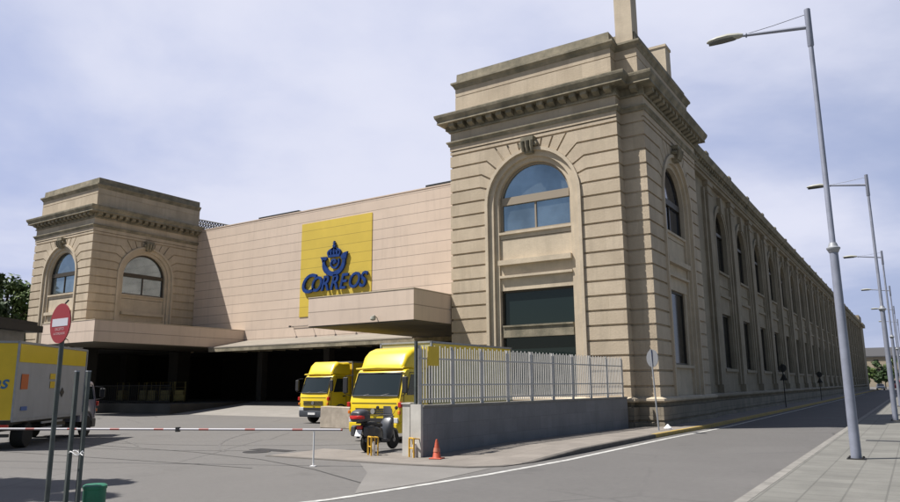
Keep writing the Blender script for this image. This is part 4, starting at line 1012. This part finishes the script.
for i, (x, y, lab) in enumerate(((-57.0,34.6,'leftmost'),(-54.2,34.8,'second from the left'),(-52.6,34.5,'third from the left'),(-51.2,34.7,'fourth from the left'),(-49.3,34.6,'rightmost'))):
    o = cg if i == 0 else copy_tree(cg); o.location = (x, y+1.6, .74); o.rotation_euler.z = .2*i; o['label'] = 'yellow wire roll cage on the dark loading dock, %s of the row' % lab

# ---- trees
def tree(loc, h, cr, ch, lm, label, nleaf=2600, seed=1, lsize=.22, group=None, lean=0., nclump=26):
    rnd = random.Random(seed); r = empty('tree', loc, rnd.random()*6, label, 'tree', group)
    mb = MB(); th = h-ch*.75; top = Vector((lean, 0, h-ch*.35))
    mb.tube([(0,0,-.1),(lean*.2,0,th*.5),(lean*.5,.1,th),tuple(top)], [h*.03,h*.022,h*.017,h*.006], 9)
    cl = []
    for i in range(nclump):
        a = rnd.random()*6.283; ph = math.acos(1-2*rnd.random()); q = .45+.5*rnd.random()
        p = Vector((cr*q*math.sin(ph)*math.cos(a)+lean, cr*q*math.sin(ph)*math.sin(a), h-ch/2+ch/2*q*math.cos(ph)))
        cl.append((p, cr*(.20+.22*rnd.random())))
        if i < 12: mb.tube([(lean*.5,.1,th*(.8+.3*rnd.random())), tuple((Vector((lean*.5,0,th))+p)/2+Vector((0,0,-.2))), tuple(p)], [h*.010,h*.006,h*.003], 5)
    mb.build('trunk', BARK, r, smooth=True)
    vs, fs = [], []
    for i in range(nleaf):
        p, cr_ = rnd.choice(cl); v = Vector((rnd.gauss(0,1), rnd.gauss(0,1), rnd.gauss(0,.8)))
        v = v.normalized()*cr_*(rnd.random()**.4); q = p+v
        n = (v.normalized()+Vector((rnd.gauss(0,.5), rnd.gauss(0,.5), rnd.gauss(0,.5)+.4))).normalized()
        a = n.orthogonal().normalized(); b = n.cross(a); t = rnd.random()*6.28; a, b = a*math.cos(t)+b*math.sin(t), b*math.cos(t)-a*math.sin(t)
        s = lsize*(.6+.8*rnd.random()); k = len(vs)
        vs += [tuple(q-a*s), tuple(q+b*s*.55), tuple(q+a*s), tuple(q-b*s*.55)]; fs.append((k,k+1,k+2,k+3))
    me = bpy.data.meshes.new('crown'); me.from_pydata(vs, [], fs); o = bpy.data.objects.new('crown', me); COL.objects.link(o); me.materials.append(lm); o.parent = r
    return r
GT = 'trees standing behind the left pavilion'
tree((-80.6,37.0,0), 15.2, 3.9, 9, LEAF1, 'bright green tree left of the left pavilion, its top against the sky', 7000, 3, .26, GT, nclump=40)
tree((-66.6,28.8,0), 12.2, 2.3, 7.5, LEAF2, 'dark tree at the left edge in front of the brighter one', 5000, 5, .24, GT, nclump=30)
# tree outside the frame whose shade falls on the bottom left corner
tree((-20.3,2.5,0), 13.0, 3.0, 5.5, LEAF2, 'leafy tree standing left of the camera beside the entrance', 5200, 9, .30, nclump=34)

# ---- gatehouse behind the truck at the left edge
G = empty('gatehouse', (-39.9, 17.0, 0), R_(33), 'small grey hut with an overhanging dark flat roof behind the left truck', 'hut')
mb = MB(); mb.box(-2.2,1.6,-1.5,1.5,0,4.9); mb.build('wall', mat('hut_wall', (.25,.25,.25), .8, var=.2), G)
mb = MB(); mb.box(-2.8,2.2,-2.1,2.1,4.9,5.25); mb.box(-2.6,2.0,-1.9,1.9,5.25,5.45); mb.build('roof', DARKM, G)
mb = MB(); mb.box(-1.2,1.0,-1.53,-1.501,1.2,3.0); w = mb.build('window', FRAMEM, G); mb = MB(); mb.box(-1.1,.9,-1.54,-1.532,1.3,2.9); mb.build('pane', GLASSD, w)

# ---- the far end of the street
F = empty('far_building', (-8, 330, 0), 0, 'distant pale building with a dark roof closing the street', 'building')
mb = MB(); mb.box(-34,34,0,12,0,11.6); mb.build('wall', FARW, F)
mb = MB(); mb.box(-35,35,-.6,12.5,11.6,12.1); mb.add([(-35,-.5,12.1),(35,-.5,12.1),(35,12,12.1),(-35,12,12.1),(-33,5,15.6),(33,5,15.6)], [(0,1,5,4),(2,3,4,5),(1,2,5),(3,0,4),(0,3,2,1)]); mb.build('roof', ROOFT, F)
for i in range(15):
    for z in (1.6, 5.0, 8.4):
        mb = MB(); x = -32+i*4.5; mb.box(x,x+1.6,-.05,.1,z,z+2.2); mb.build('window', GLASSD, F)
GF = 'small trees at the far end of the street'
for i, (x, y, h, lm) in enumerate(((-12.5,245,7,LEAF1),(-9.0,262,8,LEAF2),(-4.5,270,9,LEAF1),(-7.0,232,5.5,LEAF2),(3.0,250,9,LEAF1),(8,240,10,LEAF2),(6,215,8,LEAF1))):
    tree((x,y,0), h, h*.42, h*.75, lm, ('small %s tree at the end of the street, number of the row told by its place: %s' % ('bright' if lm is LEAF1 else 'dark', 'x')), 700, 20+i, .5, GF, nclump=14)
def car(loc, rz, paint, label, kind='car'):
    r = empty('parked_car', loc, rz, label, kind)
    prof = [(-2.0,.35),(-2.05,.7),(-1.9,.88),(-1.1,.98),(-.55,1.42),(.9,1.45),(1.6,1.02),(2.0,.92),(2.05,.4)]
    mb = MB(); secs = []
    for x, k in ((-.82,.93),(-.78,1),(.78,1),(.82,.93)): secs.append([(x*(1-.12*max(0,z-.95)/.5), y*k, z*(.97 if k < 1 else 1)) for y, z in prof])
    mb.loft(secs); mb.build('body', paint, r, smooth=True)
    mb = MB(); mb.add([(-.68,-1.13,1.0),(.68,-1.13,1.0),(.62,-.62,1.38),(-.62,-.62,1.38)], [(0,1,2,3)]); mb.add([(-.68,1.52,1.08),(.68,1.52,1.08),(.62,1.0,1.40),(-.62,1.0,1.40)], [(0,1,2,3)])
    for v in range(len(mb.v)): x, y, z = mb.v[v]; mb.v[v] = (x, y*1.02, z+.025)
    mb.build('windows', WINDSH, r)
    for s in (-1, 1):
        for y in (-1.3, 1.3):
            mb = MB(); mb.lathe((s*.74,y,.31), [(0,-.09),(.31,-.09),(.31,.09),(0,.09)], 16, 'x'); mb.build('wheel', TYRE, r, smooth=True)
    return r
car((-3.6, 185, 0), 0, REDCAR, 'tiny red car at the far end of the road by the lamps').scale = (1.1,1.1,1.6)
car((-7.3, 205, 0), .1, WHITECAR, 'tiny white car at the far end of the road')

# distinct labels for the far trees
LAB = ['small bright tree touching the far end of the long building','dark round tree just right of the far end of the long building','bright tree in the middle of the street end','lowest dark tree in front of the street end','bright tree right of the far lamp posts','tall dark tree at the right edge beyond the lamps','bright tree nearest the right edge of the picture']
k = 0
for o in S.objects:
    if o.get('group') == GF: o['label'] = LAB[k]; k += 1

# ------------------------------------------------------------------ camera
F_, yaw, pitch, roll = 703.06, R_(32.98), R_(10.767), R_(-.40)
f = Vector((-math.sin(yaw)*math.cos(pitch), math.cos(yaw)*math.cos(pitch), math.sin(pitch)))
rr = Vector((math.cos(yaw), math.sin(yaw), 0)); uu = rr.cross(f)
r2 = rr*math.cos(roll)+uu*math.sin(roll); u2 = -rr*math.sin(roll)+uu*math.cos(roll)
cam = bpy.data.cameras.new('camera'); co = bpy.data.objects.new('camera', cam); COL.objects.link(co)
M = Matrix(((r2.x,u2.x,-f.x,0),(r2.y,u2.y,-f.y,0),(r2.z,u2.z,-f.z,2.0),(0,0,0,1))); co.matrix_world = M
cam.sensor_width = 36; cam.lens = F_/900*36; cam.clip_end = 6000; cam.clip_start = .05
S.camera = co

# ------------------------------------------------------------------ light
sd = Vector((.46,.38,-1)).normalized()          # direction the light travels
el = math.asin(-sd.z); az = math.atan2(-sd.x, -sd.y)   # compass azimuth of the sun from +Y towards +X
sun = bpy.data.lights.new('sun', 'SUN'); sun.energy = 5.0; sun.angle = R_(.53); sun.color = (1., .955, .89)
so = bpy.data.objects.new('sun', sun); COL.objects.link(so); so.rotation_euler = sd.to_track_quat('-Z', 'Y').to_euler()
w = bpy.data.worlds.new('World'); S.world = w; w.use_nodes = True
N = w.node_tree.nodes; L = w.node_tree.links; bg = N['Background']
sky = N.new('ShaderNodeTexSky'); sky.sky_type = 'NISHITA'; sky.sun_disc = False; sky.sun_elevation = el; sky.sun_rotation = az
sky.air_density = 1.0; sky.dust_density = 1.2; sky.ozone_density = 1.5
tc = N.new('ShaderNodeTexCoord'); sp = N.new('ShaderNodeSeparateXYZ'); L.new(tc.outputs['Generated'], sp.inputs[0])
def M_(op, a, b=None):
    m = N.new('ShaderNodeMath'); m.operation = op
    for i, v in enumerate((a, b)):
        if v is None: continue
        if isinstance(v, (int, float)): m.inputs[i].default_value = v
        else: L.new(v, m.inputs[i])
    return m.outputs[0]
zz = M_('ADD', M_('MAXIMUM', sp.outputs[2], 0.), .22)
cb = N.new('ShaderNodeCombineXYZ'); L.new(M_('DIVIDE', sp.outputs[0], zz), cb.inputs[0]); L.new(M_('DIVIDE', sp.outputs[1], zz), cb.inputs[1])
n1 = N.new('ShaderNodeTexNoise'); n1.inputs['Scale'].default_value = .75; n1.inputs['Detail'].default_value = 7; n1.inputs['Roughness'].default_value = .5; n1.inputs['Distortion'].default_value = .4
mpn = N.new('ShaderNodeMapping'); mpn.inputs['Location'].default_value = (3.1, 1.4, 0); L.new(cb.outputs[0], mpn.inputs[0]); L.new(mpn.outputs[0], n1.inputs['Vector'])
# cloud bank over the north-west; sky outside the view kept clear to deepen the shade
q = M_('ADD', M_('MULTIPLY', sp.outputs[0], -.72), M_('MULTIPLY', sp.outputs[1], .70))
n2_ = N.new('ShaderNodeTexNoise'); n2_.inputs['Scale'].default_value = 2.6; n2_.inputs['Detail'].default_value = 8; n2_.inputs['Roughness'].default_value = .55; L.new(mpn.outputs[0], n2_.inputs['Vector'])
fac = M_('ADD', M_('ADD', M_('MULTIPLY', n1.outputs['Fac'], .95), M_('MULTIPLY', n2_.outputs['Fac'], .25)), M_('MULTIPLY', q, .30))
mr = N.new('ShaderNodeMapRange'); mr.interpolation_type = 'SMOOTHSTEP'; mr.inputs['From Min'].default_value = .63; mr.inputs['From Max'].default_value = .97; mr.inputs['To Min'].default_value = .0; mr.inputs['To Max'].default_value = 1.; L.new(fac, mr.inputs['Value'])
veil = M_('MULTIPLY', M_('MINIMUM', M_('MAXIMUM', M_('ADD', q, .1), 0.), 1.), 1.0)
vmix = N.new('ShaderNodeMix'); vmix.data_type = 'RGBA'; L.new(veil, vmix.inputs[0]); L.new(sky.outputs[0], vmix.inputs[6]); vmix.inputs[7].default_value = (5.9, 6.8, 10.1, 1)
cmix = N.new('ShaderNodeMix'); cmix.data_type = 'RGBA'; L.new(mr.outputs[0], cmix.inputs[0]); L.new(vmix.outputs[2], cmix.inputs[6]); cmix.inputs[7].default_value = (9.9, 10.2, 12.1, 1)
L.new(cmix.outputs[2], bg.inputs['Color']); bg.inputs['Strength'].default_value = .05
vs_ = S.view_settings; vs_.view_transform = 'Standard'; vs_.look = 'None'; vs_.gamma = 1; vs_.use_curve_mapping = False; vs_.exposure = .62
S.cycles.max_bounces = 6; S.cycles.use_denoising = True
